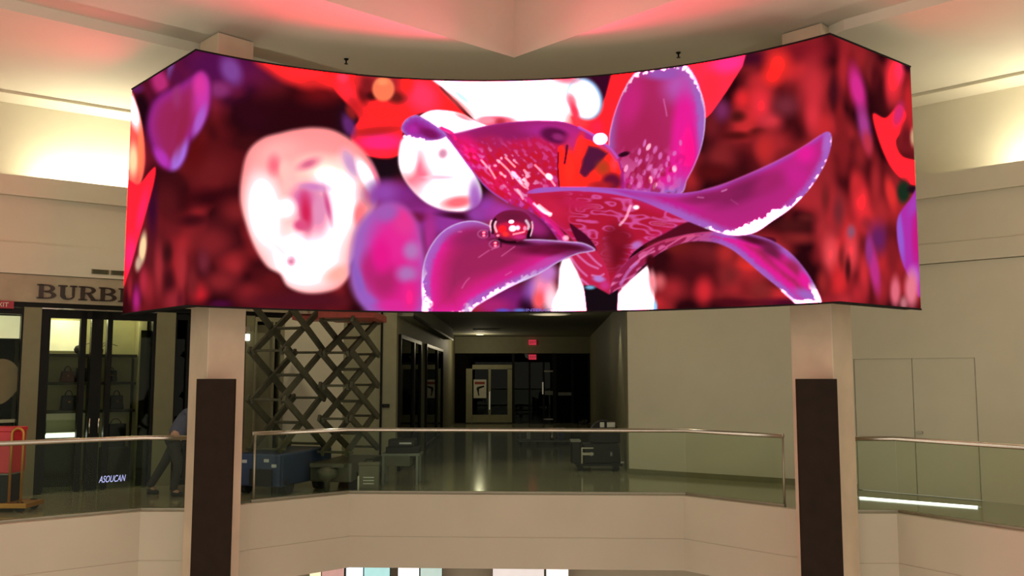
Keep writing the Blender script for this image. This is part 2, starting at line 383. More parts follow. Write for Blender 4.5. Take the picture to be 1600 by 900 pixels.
    for b in [(480,330,90,115,(253,214,206),0,1.2),(412,330,34,75,WHITE,-6,.7),(478,405,72,60,WHITE,0,.7),(532,320,34,85,WHITE,8,.7),(500,262,55,26,(254,226,208),0,1),(515,282,34,28,WHITE,30,.8),
              (430,240,50,30,(248,182,178),-20,1.1),(428,258,14,22,(240,112,132),0,1.2),(482,256,26,11,(226,104,140),-22,1.2),(450,285,10,36,(252,196,190),0,.8),(444,265,10,20,(252,200,190),0,1),
              (487,328,34,48,(234,140,182),0,.9),(474,308,26,22,(222,96,160),10,1.2),(478,332,13,40,(214,36,86),-4,1.1),(500,328,13,36,(232,146,188),0,1.0),(512,322,6,36,(216,80,140),-12,1.2),(490,292,30,9,(216,130,196),6,1.2),(470,352,14,11,(226,80,130),0,.9),
              (448,325,18,20,WHITE,0,.8),(548,256,13,30,(214,158,206),-28,1),(573,276,12,36,WHITE,-27,.6),(590,276,6,40,(240,120,160),-22,.9),(586,310,9,16,(196,150,200),0,1),(562,335,11,24,(250,126,132),6,.9),
              (530,428,30,16,(251,180,166),-20,1),(455,408,8,9,(224,120,160),0,1.2),(440,392,26,5,(244,236,246),42,1.2),(556,390,8,30,(250,190,200),16,1)]:
        blob(b[0],b[1],b[2],b[3],b[4],rot=b[5],soft=b[6],clip=m)
    # ---------------- purple and magenta blurred flower
    blob(620,305,60,30,(132,40,132), soft=1); blob(660,335,60,36,(140,40,128), soft=1); blob(700,350,60,30,(150,50,150), soft=1); blob(640,340,40,12,(110,20,60), soft=1)
    blob(600,300,30,24,(150,70,170), soft=1.1)
    m = poly([(548,400),(556,360),(574,334),(600,318),(626,320),(646,340),(660,370),(666,420),(664,500),(590,500),(566,478),(548,446)], LAV, soft=9)
    for b in [(616,395,50,75,(232,40,150),0,.8),(622,450,52,50,(224,32,140),0,.9),(578,420,20,36,(190,36,120),0,1),(600,440,30,34,(178,34,106),0,1),(596,400,20,34,(232,24,140),0,1),(632,345,26,34,(232,56,150),-20,1),
              (604,332,24,18,(166,90,180),-20,1),(643,392,18,20,(186,116,186),0,1),(636,428,22,18,(180,112,184),0,1),(560,440,10,44,(146,92,190),-16,1),(574,470,26,14,(156,92,192),35,1),(620,478,40,12,(222,40,150),0,1),(640,465,14,30,(236,36,140),0,1)]:
        blob(b[0],b[1],b[2],b[3],b[4],rot=b[5],soft=b[6],clip=m)
    blob(672,370,14,50,(176,46,140), soft=1); blob(678,392,10,30,(160,44,130), soft=1)
    # white bell flower
    m = poly([(624,232),(632,214),(660,206),(700,208),(722,240),(748,284),(752,312),(735,328),(702,330),(668,318),(640,292),(624,262)], WHITE, soft=3)
    for b in [(656,270,24,36,(232,90,128),0,.9),(645,275,18,18,(240,130,150),0,1),(638,246,17,32,WHITE,0,.6),(690,245,36,40,WHITE,0,.7),(690,300,46,26,WHITE,10,.8),(692,240,8,9,(224,150,180),20,.9),(716,316,30,11,(246,112,124),-8,.9),
              (742,306,12,30,(180,110,200),0,1),(685,277,30,4,(236,210,226),0,1)]:
        blob(b[0],b[1],b[2],b[3],b[4],rot=b[5],soft=b[6],clip=m)
    blob(720,338,44,7,(60,8,36), rot=6, soft=1); blob(760,325,26,30,(150,60,170), rot=30, soft=1.1); blob(745,335,20,16,(150,60,160), soft=1)
    blob(800,340,60,26,(164,50,152), rot=14, soft=1.1); blob(838,356,34,20,(158,34,112), rot=24, soft=1.1); blob(780,330,24,16,(172,54,160), soft=1.1)
    # ---------------- blurred red field, right
    for b in [(1170,90,44,18,(64,8,32)),(1255,80,70,24,(124,20,32)),(1190,128,26,20,(196,40,46)),(1215,100,28,32,(254,46,42)),(1208,118,22,22,(250,42,40)),
              (1160,155,20,22,(226,40,46)),(1190,166,22,34,(238,46,60)),(1166,202,20,22,(200,42,46)),(1205,190,26,20,(214,52,64)),(1228,165,30,24,(118,40,52)),(1272,140,30,70,(200,44,54)),(1286,196,24,30,(196,40,46)),(1270,180,16,34,(216,48,60)),
              (1152,182,18,12,(78,18,18)),(1184,206,18,8,(86,16,18)),(1150,212,40,9,(84,14,16)),(1210,226,44,36,(164,36,42)),(1195,232,20,30,(190,40,42)),(1125,245,36,30,(128,32,36)),(1240,240,30,14,(120,26,30)),(1305,142,13,34,(66,12,24)),(1312,180,10,40,(130,24,30)),
              (1112,196,22,36,(110,24,32)),(1128,172,18,24,(120,40,90)),(1115,270,40,20,(84,12,16)),(1270,305,34,40,(170,38,46)),(1290,280,20,44,(150,34,40)),(1240,352,44,16,(74,18,20)),(1260,340,20,10,(90,24,26)),(1250,372,40,14,(128,32,34)),
              (1285,360,20,50,(168,40,46)),(1310,330,14,40,(120,36,44)),
              (1105,400,46,34,(112,26,32)),(1135,395,22,28,(172,38,40)),(1075,430,60,40,(78,12,20)),(1032,404,22,22,(48,5,12)),(1060,385,30,16,(110,24,24)),(1100,455,20,30,(208,38,48)),(1050,452,30,26,(160,34,42)),(1030,440,14,18,(210,90,96)),
              (1140,430,26,26,(124,32,36)),(1175,412,28,14,(228,46,42)),(1165,400,14,16,(190,42,40)),(1190,452,26,22,(134,36,38)),(1220,440,30,14,(86,12,18)),(1230,474,60,12,(74,6,34)),(1150,474,50,10,(74,8,22)),
              (1298,398,18,44,(236,72,80)),(1312,440,22,40,(214,40,46)),(1286,440,14,30,(150,34,38)),(1300,470,20,14,(150,30,40)),(1318,400,10,26,(110,24,26)),(1290,310,10,30,(120,30,34))]:
        blob(*b, soft=1.1)
    # right end face
    for b in [(1345,90,26,40,(150,32,38)),(1318,110,14,60,(170,34,42)),(1330,130,10,50,(130,22,30)),(1362,110,16,40,(126,30,34)),(1376,150,17,46,(56,8,14)),(1368,120,10,30,(80,12,20)),
              (1345,312,20,44,(246,46,56)),(1338,285,14,30,(200,40,46)),(1330,392,16,44,(236,64,74)),(1350,430,12,50,(204,44,52)),(1368,290,12,60,(164,36,42)),(1376,330,14,30,(170,38,44)),(1355,350,14,16,(160,36,46)),(1330,362,9,14,(146,82,108)),
              (1372,372,22,34,(104,30,92)),(1395,400,14,60,(130,26,34)),(1340,460,20,30,(176,36,46)),(1378,450,16,40,(160,34,42)),(1320,470,18,16,(180,40,50)),(1390,130,8,40,(150,34,40)),(1318,230,12,60,(130,26,32)),(1345,240,16,40,(140,30,36)),(1325,420,6,26,(70,14,18))]:
        blob(*b, soft=1.1)
    blob(1340,140,15,48,(214,42,140), rot=-12, soft=.9); blob(1350,195,13,40,(170,58,140), rot=-10, soft=1); blob(1356,225,10,26,(190,48,70), rot=-10, soft=1)
    blob(1398,118,19,52,(246,46,60), rot=6, soft=.9); blob(1405,110,10,26,(238,50,90), soft=1); blob(1421,100,12,16,(40,4,20), soft=.9); blob(1420,160,10,46,(190,34,40), soft=1)
    m = poly([(1364,178),(1384,184),(1404,164),(1416,178),(1408,205),(1400,222),(1410,244),(1440,256),(1440,292),(1412,282),(1390,258),(1372,216)], (250,38,52), soft=2.5)
    blob(1404,178,10,24,(214,42,112), rot=14, soft=1); blob(1416,214,11,26,(110,20,28), soft=1); blob(1427,214,6,18,(206,160,124), soft=.9)
    blob(1412,300,13,22,(22,44,28), soft=.8); blob(1426,296,10,8,(30,10,20), soft=.9); blob(1392,302,10,32,(224,46,46), rot=-12, soft=.9)
    m = poly([(1440,296),(1422,312),(1404,338),(1402,372),(1410,410),(1424,440),(1440,456)], (176,46,168), soft=2)
    blob(1406,365,7,60,(150,90,206), rot=-6, soft=.9, clip=m); blob(1432,370,10,60,(196,26,130), soft=1, clip=m); blob(1428,320,10,24,(168,60,180), rot=20, soft=1, clip=m); blob(1428,432,12,22,(190,100,206), soft=1, clip=m)
    blob(1366,420,10,50,(190,46,132), rot=-8, soft=.9); blob(1358,390,8,30,(150,50,130), soft=1)
    blob(1399,456,10,30,(226,104,124), soft=.9); blob(1424,452,13,36,(232,120,140), soft=.9); blob(1412,474,8,14,(190,110,120), soft=1)
    # red petal behind the tall petal
    m = poly([(1062,96),(1168,76),(1160,104),(1136,142),(1112,176),(1098,190),(1080,150)], (246,46,74), soft=1.6, sharp=True)
    blob(1140,98,40,20,(238,50,140), rot=-12, soft=1, clip=m); blob(1110,140,20,34,(248,44,64), soft=1, clip=m)
    # ---------------- the orchid in focus
    jag = (rnoise(4.2, 4.2, 30, 3)-.5)*8+(rnoise(2.4, 2.4, 0, 4)-.5)*3; jag2 = (rnoise(8, 8, 20, 13)-.5)*16
    # tall petal
    P1 = [(951,240),(952,212),(957,188),(965,163),(975,140),(988,119),(1003,106),(1028,102),(1052,99),(1068,98),(1084,117),(1094,140),(1101,165),(1102,192),(1098,222),(1088,252),(1074,280),(1056,306),(962,306),(953,272)]
    m, d = petal(P1, [(-2,(210,150,225)),(2,LAV),(9,LAV),(17,(208,54,164)),(28,HOT),(60,HOT)], jag=jag*.4)
    blob(1012,190,52,100,(176,38,96), rot=8, soft=.55, clip=m); blob(1000,225,44,70,(172,34,88), soft=.7, clip=m); blob(985,160,24,50,(200,36,120), rot=14, soft=1, clip=m)
    blob(1060,135,34,36,(186,84,176), rot=30, soft=1.1, clip=m); blob(1035,114,40,14,(160,84,178), soft=.9, clip=m); blob(1068,215,22,80,HOT, soft=.8, clip=m); blob(1078,240,18,50,(238,20,140), soft=1, clip=m)
    top = np.clip((175-YY)/60, 0, 1); rim = (m > .5)*np.clip((7*top+4*np.clip((XX-1090)/12, 0, 1)*np.clip((260-YY)/80, 0, 1)+jag*top*1.3-d)/2.2, 0, 1)
    over((slice(None), slice(None)), rim*np.clip(top+.3*(XX > 1085), 0, 1), WHITE)
    over((slice(None), slice(None)), m*np.clip((2.2-d)/1.5, 0, 1)*.7, (214,170,230))
    for (x, y) in [(980,262),(1000,255),(1012,248),(1022,236),(1030,245),(990,275),(1005,270),(1015,262),(1000,288),(985,292),(1040,256),(1052,262),(1046,280),(1030,275),(1022,290),(1006,222),(998,236),(1012,230),(1056,240),(1043,246),(975,280),(1035,265),(1015,282),(994,248),(1062,225),(1026,268)]:
        blob(x+rng.uniform(-2,2), y+rng.uniform(-2,2), 2.2+rng.rand()*1.6, 4+rng.rand()*3, (224,110,190) if rng.rand() < .7 else (250,214,236), rot=rng.uniform(-10,40), soft=.5, al=.9)
    vm = m*np.clip((YY-225)/40, 0, 1)*np.clip((1075-XX)/30, 0, 1)
    v = rnoise(5, 9, 20, 21); over((slice(None), slice(None)), vm*np.clip((v-.62)/.1, 0, 1)*.55, (232,120,190)); over((slice(None), slice(None)), vm*np.clip((.38-v)/.1, 0, 1)*.6, (160,20,52))
    line([(1037,155),(1040,170),(1042,182)], (224,120,190), 1.6, .8)
    # back-left petal with its curled tip
    m, d = petal([(686,199),(708,209),(760,197),(800,191),(840,189),(878,190),(905,199),(935,216),(958,235),(968,250),(972,300),(900,306),(840,306),(846,332),(868,354),(890,384),(876,380),(855,352),(828,330),(796,318),(764,296),(740,269),(714,234)],
        [(-2,(150,40,150)),(2,(176,36,130)),(14,(206,26,100)),(40,(196,26,80))])
    blob(800,205,90,18,(150,28,96), rot=-5, soft=.8, clip=m); blob(860,205,60,16,(178,40,140), rot=8, soft=1, clip=m); blob(735,240,22,44,(238,24,120), rot=-36, soft=1, clip=m); blob(775,285,26,44,(226,24,84), rot=-40, soft=1, clip=m)
    blob(835,265,36,40,(196,24,66), soft=1, clip=m); blob(770,222,30,14,(176,30,90), rot=10, soft=1, clip=m)
    vm = m*np.clip((YY-208-(840-XX)*.05)/30, 0, 1)*np.clip((878-XX)/8, 0, 1)
    v = rnoise(8, 3.6, 44, 33)*.75+.25*rnoise(4,3,20,34); over((slice(None), slice(None)), vm*np.clip((v-.60)/.1, 0, 1)*.55, (226,88,176)); over((slice(None), slice(None)), vm*np.clip((.42-v)/.1, 0, 1)*.7, (206,20,40))
    hot = vm*np.exp(-(((XX-800)*.75+(YY-270)*.65)/42)**2-((-(XX-800)*.65+(YY-270)*.75)/20)**2); over((slice(None), slice(None)), np.clip(hot*1.2, 0, 1)*np.clip((v-.62)/.08, 0, 1), (255,236,244))
    for L in [[(836,258),(850,272),(858,278),(868,291)],[(780,252),(796,268),(802,280)],[(790,246),(806,262)],[(800,268),(812,285),(822,294)],[(764,262),(775,280)],[(808,296),(818,312)],[(752,250),(762,262)]]:
        line(L, (255,220,238), 2.2, .9)
    blob(858,276,7,5,WHITE, rot=40, soft=.6)
    line([(690,202),(714,234),(740,269),(764,296),(796,318)], (170,80,190), 2.2, .9)
    line([(690,200),(706,208),(712,218)], (240,24,130), 5, .9)
    line([(708,209),(760,197),(800,191),(840,189),(880,191)], (190,60,150), 1.6, .6)
    m, d = petal([(627,202),(632,189),(644,181),(655,181),(676,193),(694,207),(697,213),(686,218),(668,220),(650,218),(636,212)], [(-1,(190,140,225)),(1.5,LAV),(5,(160,60,170)),(12,(156,34,140)),(20,(140,24,110))], jag=jag*.25)
    blob(672,209,20,9,(124,18,88), rot=22, soft=.9, clip=m); blob(645,202,12,10,(180,40,160), soft=1, clip=m)
    for k in range(16): blob(632+k*2.0, 213+k*.45+rng.uniform(-1.5,1.5), 2.0, 2.2, WHITE, soft=.6)
    # inner red heart
    m = poly([(872,230),(888,218),(912,216),(940,225),(962,244),(970,268),(968,300),(872,300)], (246,42,34), soft=1.5, sharp=True)
    blob(868,212,26,13,(96,14,66), rot=14, soft=.6); blob(872,214,12,7,(150,40,110), rot=14, soft=.9); blob(895,222,20,20,(200,40,120), soft=1.1); blob(905,230,9,30,(252,46,40), rot=12, soft=.9)
    poly([(912,248),(920,228),(934,231),(949,240),(930,262),(914,276),(906,270)], (84,20,58), soft=3, sharp=True); blob(926,246,20,10,(84,20,58), rot=-30, soft=1); blob(914,268,8,10,(96,18,56), soft=1); blob(942,262,14,16,(160,70,30), rot=-40, soft=1.1, al=.7)
    blob(956,284,17,15,(104,14,50), soft=.7); blob(940,290,24,9,(180,30,40), soft=1); blob(960,256,8,14,(250,60,70), soft=1); blob(890,262,10,34,(250,48,36), soft=1)
    line([(873,238),(872,262),(874,294)], (60,6,24), 2.4, .9); line([(886,228),(884,244),(882,256)], (70,8,40), 4, .8)
    line([(905,199),(930,213),(952,231),(966,247)], (190,90,200), 4, .9); line([(938,228),(952,236),(964,252)], (214,60,130), 5, .8)
    blob(938,217,11,9,WHITE, soft=.08); blob(975,241,10,4,(46,4,26), rot=-16, soft=.6)
    # front lip
    P4 = [(824,304),(840,296),(900,296),(960,302),(1012,318),(1084,346),(1056,358),(1020,374),(1000,386),(985,400),(974,424),(960,448),(953,458),(944,450),(934,434),(925,410),(905,386),(884,364),(850,336),(830,320)]
    m, d = petal(P4, [(-1,(206,40,120)),(3,(194,26,78)),(14,(178,22,52))])
    vw = rnoise(24, 8, 6, 47)+.10*(rnoise(9, 6, -20, 45)-.5)
    vm = m*np.clip((XX-878)/24, 0, 1)*np.clip((430-YY)/20, 0, 1)
    band = np.clip(1-np.abs(((vw*2.1) % 1)-.5)/.2, 0, 1); over((slice(None), slice(None)), vm*np.clip(band*1.3, 0, 1)*.85, (218,88,168)); over((slice(None), slice(None)), vm*np.clip((vw-.80)/.1, 0, 1)*.3, (232,150,210))
    blob(860,325,44,22,(204,30,70), rot=30, soft=1, clip=m); blob(900,318,36,14,(196,28,80), rot=8, soft=1.1, clip=m)
    blob(962,388,24,44,(112,12,30), soft=.9, clip=m); blob(945,400,16,40,(170,40,70), soft=1.1, al=.7, clip=m); blob(968,372,26,18,(130,16,36), soft=1, clip=m)
    line([(826,312),(846,334),(866,352),(890,382)], (240,30,130), 7, .8); line([(842,322),(852,330),(860,336)], (255,244,250), 6, .9, clip=m); line([(834,318),(850,332),(862,334)], WHITE, 3, .9); blob(884,372,6,5,(250,190,220), soft=.8)
    line([(985,322),(978,340),(968,352)], (250,190,220), 4, .8, clip=m); blob(994,324,6,4,WHITE, soft=.8, clip=m); blob(995,383,12,8,(190,110,190), rot=-20, soft=.9, clip=m); line([(1020,340),(1040,345),(1064,346)], (214,90,170), 3.5, .7, clip=m)
    poly([(890,350),(904,358),(918,369),(929,383),(931,393),(916,387),(903,379)], (70,6,34), soft=1)
    # ---- lower petals
    poly([(930,390),(905,384),(884,398),(898,416),(908,440),(914,452),(932,450),(946,456),(953,460),(950,424)], (196,32,76), soft=1)
    for L in [[(892,402),(905,420),(918,432)],[(900,396),(918,412),(936,420)],[(915,392),(930,408),(940,416)],[(925,430),(936,432),(944,428)],[(908,436),(920,446)]]: line(L, (226,120,190), 3, .85)
    blob(936,436,12,6,(186,130,210), rot=10, soft=.8); blob(945,446,10,9,(206,50,130), soft=1)
    # shadow between lip and long petal
    poly([(1080,346),(1120,360),(1170,368),(1210,372),(1200,384),(1120,376),(1060,370),(1010,382),(1040,364)], (82,10,30), soft=2)
    R = [(953,460),(958,438),(976,412),(1002,392),(1036,376),(1076,366),(1110,362),(1140,364),(1172,366),(1206,376),(1236,396),(1260,424),(1276,452),(1282,476),(1250,478),(1222,454),(1190,428),(1162,404),(1140,388),(1112,378),(1074,378),(1036,392),(1004,416),(984,440),(964,462)]
    m, d = petal(R, [(-1,(186,110,205)),(2,(166,94,192)),(6,(170,84,184)),(10,(214,40,156)),(15,(228,28,146)),(21,(186,36,104)),(28,(150,32,76))], jag=jag*.3)
    w = np.clip((1130-XX)/60, 0, 1); over((slice(None), slice(None)), m*w*.92, (150,24,62)); over((slice(None), slice(None)), m*w*np.clip((rnoise(16, 3, -32, 51)-.58)/.1, 0, 1)*.8, (226,100,160))
    blob(1180,376,44,8,(84,12,40), rot=16, soft=1, clip=m); blob(1205,392,26,13,(110,26,66), rot=36, soft=1, clip=m); blob(1238,420,22,16,(160,36,84), rot=45, soft=1, clip=m); blob(1226,420,42,7,HOT, rot=38, soft=1, clip=m, al=.8); blob(1258,436,18,8,HOT, rot=60, soft=1, clip=m)
    blob(1262,462,30,12,LAV, rot=20, soft=1, clip=m)
    over((slice(None), slice(None)), m*np.clip((YY-440)/14, 0, 1)*np.clip((jag2*.5+jag*.9+13-d*1.2-np.clip(1276-XX, 0, 40)*.30)/3, 0, 1), WHITE); over((slice(None), slice(None)), m*np.clip((XX-1215)/10, 0, 1)*np.clip((YY-468+jag*.4)/2, 0, 1), WHITE)
    line([(1222,454),(1236,466),(1252,477)], WHITE, 3, .9)
    line([(1000,394),(1036,377),(1076,367),(1112,363)], (206,60,110), 2, .8); line([(985,418),(1004,402),(1024,392)], (236,120,180), 3, .8); line([(970,444),(982,424),(996,410)], (200,120,200), 5, .7); line([(1040,378),(1070,370),(1096,368)], (230,90,130), 2, .7)
    # long right petal
    P3 = [(826,302),(842,294),(900,292),(960,294),(1010,299),(1056,302),(1098,297),(1140,284),(1200,258),(1250,232),(1280,212),(1293,206),(1299,213),(1297,234),(1286,262),(1264,296),(1236,325),(1206,346),(1184,361),(1164,367),(1138,367),(1110,359),(1076,346),(1036,328),(996,312),(950,302),(890,298)]
    m, d = petal(P3, [(-1,(190,100,200)),(3,(172,60,170)),(9,MAG),(40,(176,36,120))])
    blob(1160,298,62,22,(128,28,82), rot=-24, soft=1, clip=m); blob(1110,308,60,12,(140,30,90), rot=-8, soft=1, clip=m); blob(1205,285,40,18,(164,34,104), rot=-28, soft=1, clip=m); blob(1258,240,24,22,(230,30,152), rot=-30, soft=1.1, clip=m); blob(1245,275,24,36,(200,34,140), rot=-30, soft=1.1, clip=m); blob(1060,322,50,9,(196,30,140), rot=14, soft=1, clip=m)
    low = np.clip(((YY-300)+(XX-1110)*.1)/30, 0, 1)
    sl, db = sdf([(840,296),(940,300),(1000,316),(1060,340),(1112,362),(1140,372),(1168,372),(1206,352),(1240,328),(1268,298),(1290,262),(1302,232),(1302,206),(1320,206),(1320,420),(840,420)], pad=30)
    dist = full(sl, -db); dist[dist == 0] = 99
    over((slice(None), slice(None)), m*np.clip((18-dist+jag*.3)/10, 0, 1)*np.clip((XX-980)/60, 0, 1)*.92, (168,96,192)); over((slice(None), slice(None)), m*np.clip((7-dist)/4, 0, 1)*np.clip((1020-XX)/60, 0, 1), (168,90,190))
    thick = np.interp(XX, [1040,1090,1120,1160,1200,1235,1262,1285,1300], [0,1,8,19,19,11,7,5,4]); over((slice(None), slice(None)), m*np.clip((thick+jag2*.6*(thick > 6)+jag*.8-dist)/2.5, 0, 1)*np.clip((thick-.6)/1.5, 0, 1), WHITE)
    blob(1290,225,8,22,(176,112,206), rot=10, soft=1, clip=m, al=.7)
    line([(1098,297),(1140,284),(1200,258),(1250,232),(1284,210)], (210,80,160), 2, .6); line([(1128,299),(1136,296)], (230,140,200), 2, .8); line([(1090,308),(1100,309)], (220,120,190), 1.8, .7); line([(1142,312),(1154,320)], (190,90,150), 1.5, .5)
    # ---------------- shapes under the flower
    blob(800,470,46,34,(126,28,108), soft=1); blob(770,478,36,18,(170,34,110), soft=1); blob(826,478,20,20,(40,4,30), soft=1); blob(838,450,24,30,(150,90,190), rot=30, soft=1); blob(850,450,22,40,(240,140,180), soft=.9); blob(842,470,14,22,(240,90,100), soft=1); blob(856,425,20,20,(200,120,200), soft=1); blob(862,470,14,30,(255,220,232), soft=1)
    poly([(874,420),(878,406),(890,402),(902,424),(912,448),(918,470),(922,500),(858,500),(864,470),(872,450)], WHITE, soft=2.5, sharp=True)
    poly([(962,462),(984,438),(1012,414),(1016,432),(1022,456),(1026,500),(958,500)], WHITE, soft=2, sharp=True)
    blob(1020,440,7,24,(236,140,150), rot=-6, soft=.9); blob(1024,480,4,14,(150,215,245), soft=1); blob(1016,408,8,12,(60,4,14), soft=.8)
    poly([(912,446),(926,446),(946,457),(952,460),(966,452),(964,500),(918,500)], (18,8,16), soft=1.2, sharp=True); blob(922,449,10,4,(120,176,214), soft=.9)
    P5 = [(665,500),(660,470),(659,440),(662,412),(672,386),(690,363),(714,349),(740,345),(764,352),(800,372),(840,374),(885,377),(912,380),(930,391),(902,397),(872,410),(842,428),(802,446),(770,463),(742,480),(722,500)]
    m, d = petal(P5, [(-1,(186,130,215)),(3,(170,96,194)),(11,(178,84,184)),(17,(228,34,148)),(32,(200,34,114)),(50,(160,36,92))], jag=jag*.3)
    blob(770,396,74,38,(160,34,90), rot=-10, soft=.9, clip=m); blob(855,390,66,14,(108,14,54), rot=2, soft=.9, clip=m); blob(890,386,40,7,(86,10,40), rot=6, soft=1, clip=m); blob(740,370,50,22,(150,34,92), rot=-10, soft=1, clip=m)
    blob(800,425,70,14,(206,30,130), rot=-26, soft=1, clip=m, al=.7); blob(850,412,44,8,(206,60,160), rot=-24, soft=1, clip=m, al=.8)
    over((slice(None), slice(None)), m*np.clip((YY-410)/40, 0, 1)*np.clip((6+jag*1.2-d)/2.5, 0, 1)*np.clip((880-XX)/60, 0, 1), WHITE); over((slice(None), slice(None)), m*np.clip((YY-462-np.abs(XX-700)*.03)/12+jag*.1, 0, 1)*np.clip((14-d+jag)/4, 0, 1)*np.clip((740-XX)/20, 0, 1), WHITE)
    over((slice(None), slice(None)), m*np.clip((2-d)/1.2, 0, 1)*.7, (236,214,244))
    for L in [[(748,402),(766,390)],[(768,390),(780,384)],[(784,400),(806,384)],[(722,450),(728,440),(734,434)],[(716,362),(722,362)],[(790,430),(800,424)]]: line(L, (226,110,170), 1.6, .7)
    # water drops on the petal
    blob(800,378,40,6,(60,6,30), rot=6, soft=.9); m = poly([(768,352),(772,340),(784,331),(800,328),(818,331),(829,341),(832,354),(829,366),(818,375),(800,379),(784,376),(772,367)], (122,22,62), soft=1)
    blob(800,359,30,13,(206,26,70), soft=.5, clip=m); blob(785,358,8,7,(244,30,40), soft=.8, clip=m); blob(812,370,14,5,(206,40,120), soft=.9, clip=m); blob(800,338,22,8,(110,22,56), soft=1, clip=m); blob(790,366,7,5,(240,50,50), soft=.9, clip=m)
    line([(768,362),(766,352),(768,344)], (250,236,244), 2.2, .9); line([(770,364),(770,350),(774,342)], (40,4,22), 4, .9); line([(776,362),(773,353),(775,346)], (250,230,240), 3, .9)
    line([(829,368),(832,356),(831,346)], (250,240,246), 2, .9); line([(825,370),(828,358)], (20,2,12), 5, .95); line([(822,345),(826,352),(825,358)], (240,214,230), 4, .9); line([(780,374),(792,378),(806,378)], (30,2,14), 4, .95)
    blob(799,346.5,4.5,3,WHITE, soft=.5); blob(801,357,6,5,WHITE, soft=.5); blob(809,356,4,4,(250,240,250), soft=.6); line([(802,366),(812,364),(820,362)], (252,230,242), 1.8, .9); blob(820,357,2.5,4,(250,150,190), soft=.6); blob(778,368,3,2,(250,170,200), soft=.8)
    for cx, cy in ((755,365.5),(773,381.5)):
        t = np.linspace(0, 6.28, 9); line(list(zip(cx+8.5*np.cos(t), cy+6*np.sin(t))), (208,120,170), 1.3, .75); blob(cx+1, cy-2, 2.2, 1.6, (255,210,230), soft=.6); blob(cx+1, cy+2.5, 2, 1.4, (255,200,225), soft=.6); line([(cx+9, cy-3), (cx+9.5, cy+4)], (60,6,34), 3, .8)
    # blue caption strip at the foot of the picture
    blob(786,485,16,4,(96,78,190), soft=1); blob(812,485,14,4,(96,112,196), soft=1); blob(838,485,10,3.5,(126,80,160), soft=1)
    lin = np.clip(img, 0, 255)/255
    lin = np.where(lin <= .04045, lin/12.92, ((lin+.055)/1.055)**2.4)
    return lin

# ------------------------------------------------------------------ the building
def offset(pts, d):                            # offset an open polyline to its right (towards the hall)
    out = []; P = [Vector((x, y)) for x, y in pts]
    for i, p in enumerate(P):
        e0 = (P[i]-P[i-1]).normalized() if i else (P[1]-P[0]).normalized()
        e1 = (P[i+1]-P[i]).normalized() if i < len(P)-1 else e0
        n0 = Vector((e0.y, -e0.x)); n1 = Vector((e1.y, -e1.x)); n = (n0+n1).normalized()
        out.append(tuple(p+n*(d/max(.3, n.dot(n0)))))
    return out
def strip(pts, d0, d1, z0, z1):
    a = offset(pts, d0); b = offset(pts, d1); m = MB(); n = len(pts)
    for i in range(n):
        m.v += [(*a[i], z0), (*b[i], z0), (*b[i], z1), (*a[i], z1)]
    for i in range(n-1):
        for k in range(4): l = (k+1) % 4; m.f.append((i*4+k, i*4+l, i*4+4+l, i*4+4+k))
    m.f += [(0, 1, 2, 3), ((n-1)*4+3, (n-1)*4+2, (n-1)*4+1, (n-1)*4)]
    return m
ZF = at(700, 889, 14.54).z
EDGE = [(-9.0, 9.87), (-5.23, 12.87), (-4.51, 12.87), (-3.96, 13.62), (-2.64, 14.77), (2.76, 14.54), (3.99, 13.17), (4.58, 12.69), (5.36, 12.69), (7.6, 9.07)]
struct(MB().slab([(x, y) for x, y in EDGE]+[(14, 9.07), (14, 40), (-14, 40), (-14, 9.87)], -.30, 0).build('floor', 'floor_tile'))
struct(strip(EDGE, 0, .10, -.650, .015).build('trim_1', 'fascia_paint'))
struct(strip(EDGE, 0, .115, ZF, -.6502).build('trim_2', 'fascia_paint'))
struct(MB().slab([(x, y) for x, y in EDGE]+[(14, 9.07), (14, 17), (-14, 17), (-14, 9.87)], ZF, ZF+.05).build('ceiling_lower', 'fascia_paint'))
struct(MB().slab([(-14, -6), (14, -6), (14, 17), (-14, 17)], -5.35, -5.2).build('floor_lower', 'lower_floor'))
struct(MB().box(-14, 14, 16.6, 16.9, -5.2, ZF).build('wall_lower', 'fascia_paint'))

# ceilings: hall ceiling with its diamond coffer, lower walkway ceiling, step between them
CED = [(-9.3, 8.6), (-6.5, 10.95), (-4.62, 12.5), (-3.75, 13.25), (-2.6, 14.35), (2.7, 14.2), (3.85, 12.95), (4.48, 11.7), (5.38, 10.82), (7.6, 8.65)]
DIA = [(.03, 13.15), (-4.0, 9.72), (-.1, 5.4), (3.85, 9.3)]
ic = MB().slab(CED+[(7.6, -5), (-9.3, -5)], 6.70, 6.80, [DIA]).build('ceiling', 'ceiling_paint'); struct(ic)
struct(MB().slab(CED+[(14, 8.65), (14, 19), (-14, 19), (-14, 8.6)], 6.55, 6.80).build('ceiling_walkway', 'ceiling_paint'))
cof = MB(); n = len(DIA)
for i in range(n):
    (x0, y0), (x1, y1) = DIA[i], DIA[(i+1) % n]
    e = Vector((x1-x0, y1-y0)).normalized(); o = Vector((-e.y, e.x))*-.08
    cof.hexa([(x0, y0, 6.80), (x1, y1, 6.80), (x1+o.x, y1+o.y, 6.80), (x0+o.x, y0+o.y, 6.80), (x0, y0, 8.6), (x1, y1, 8.6), (x1+o.x, y1+o.y, 8.6), (x0+o.x, y0+o.y, 8.6)])
struct(cof.build('ceiling_coffer', 'ceiling_paint'))
struct(MB().slab([(x*1.05, 9.4+(y-9.4)*1.05) for x, y in DIA], 8.6, 8.7).build('ceiling_coffer_top', 'ceiling_paint'))

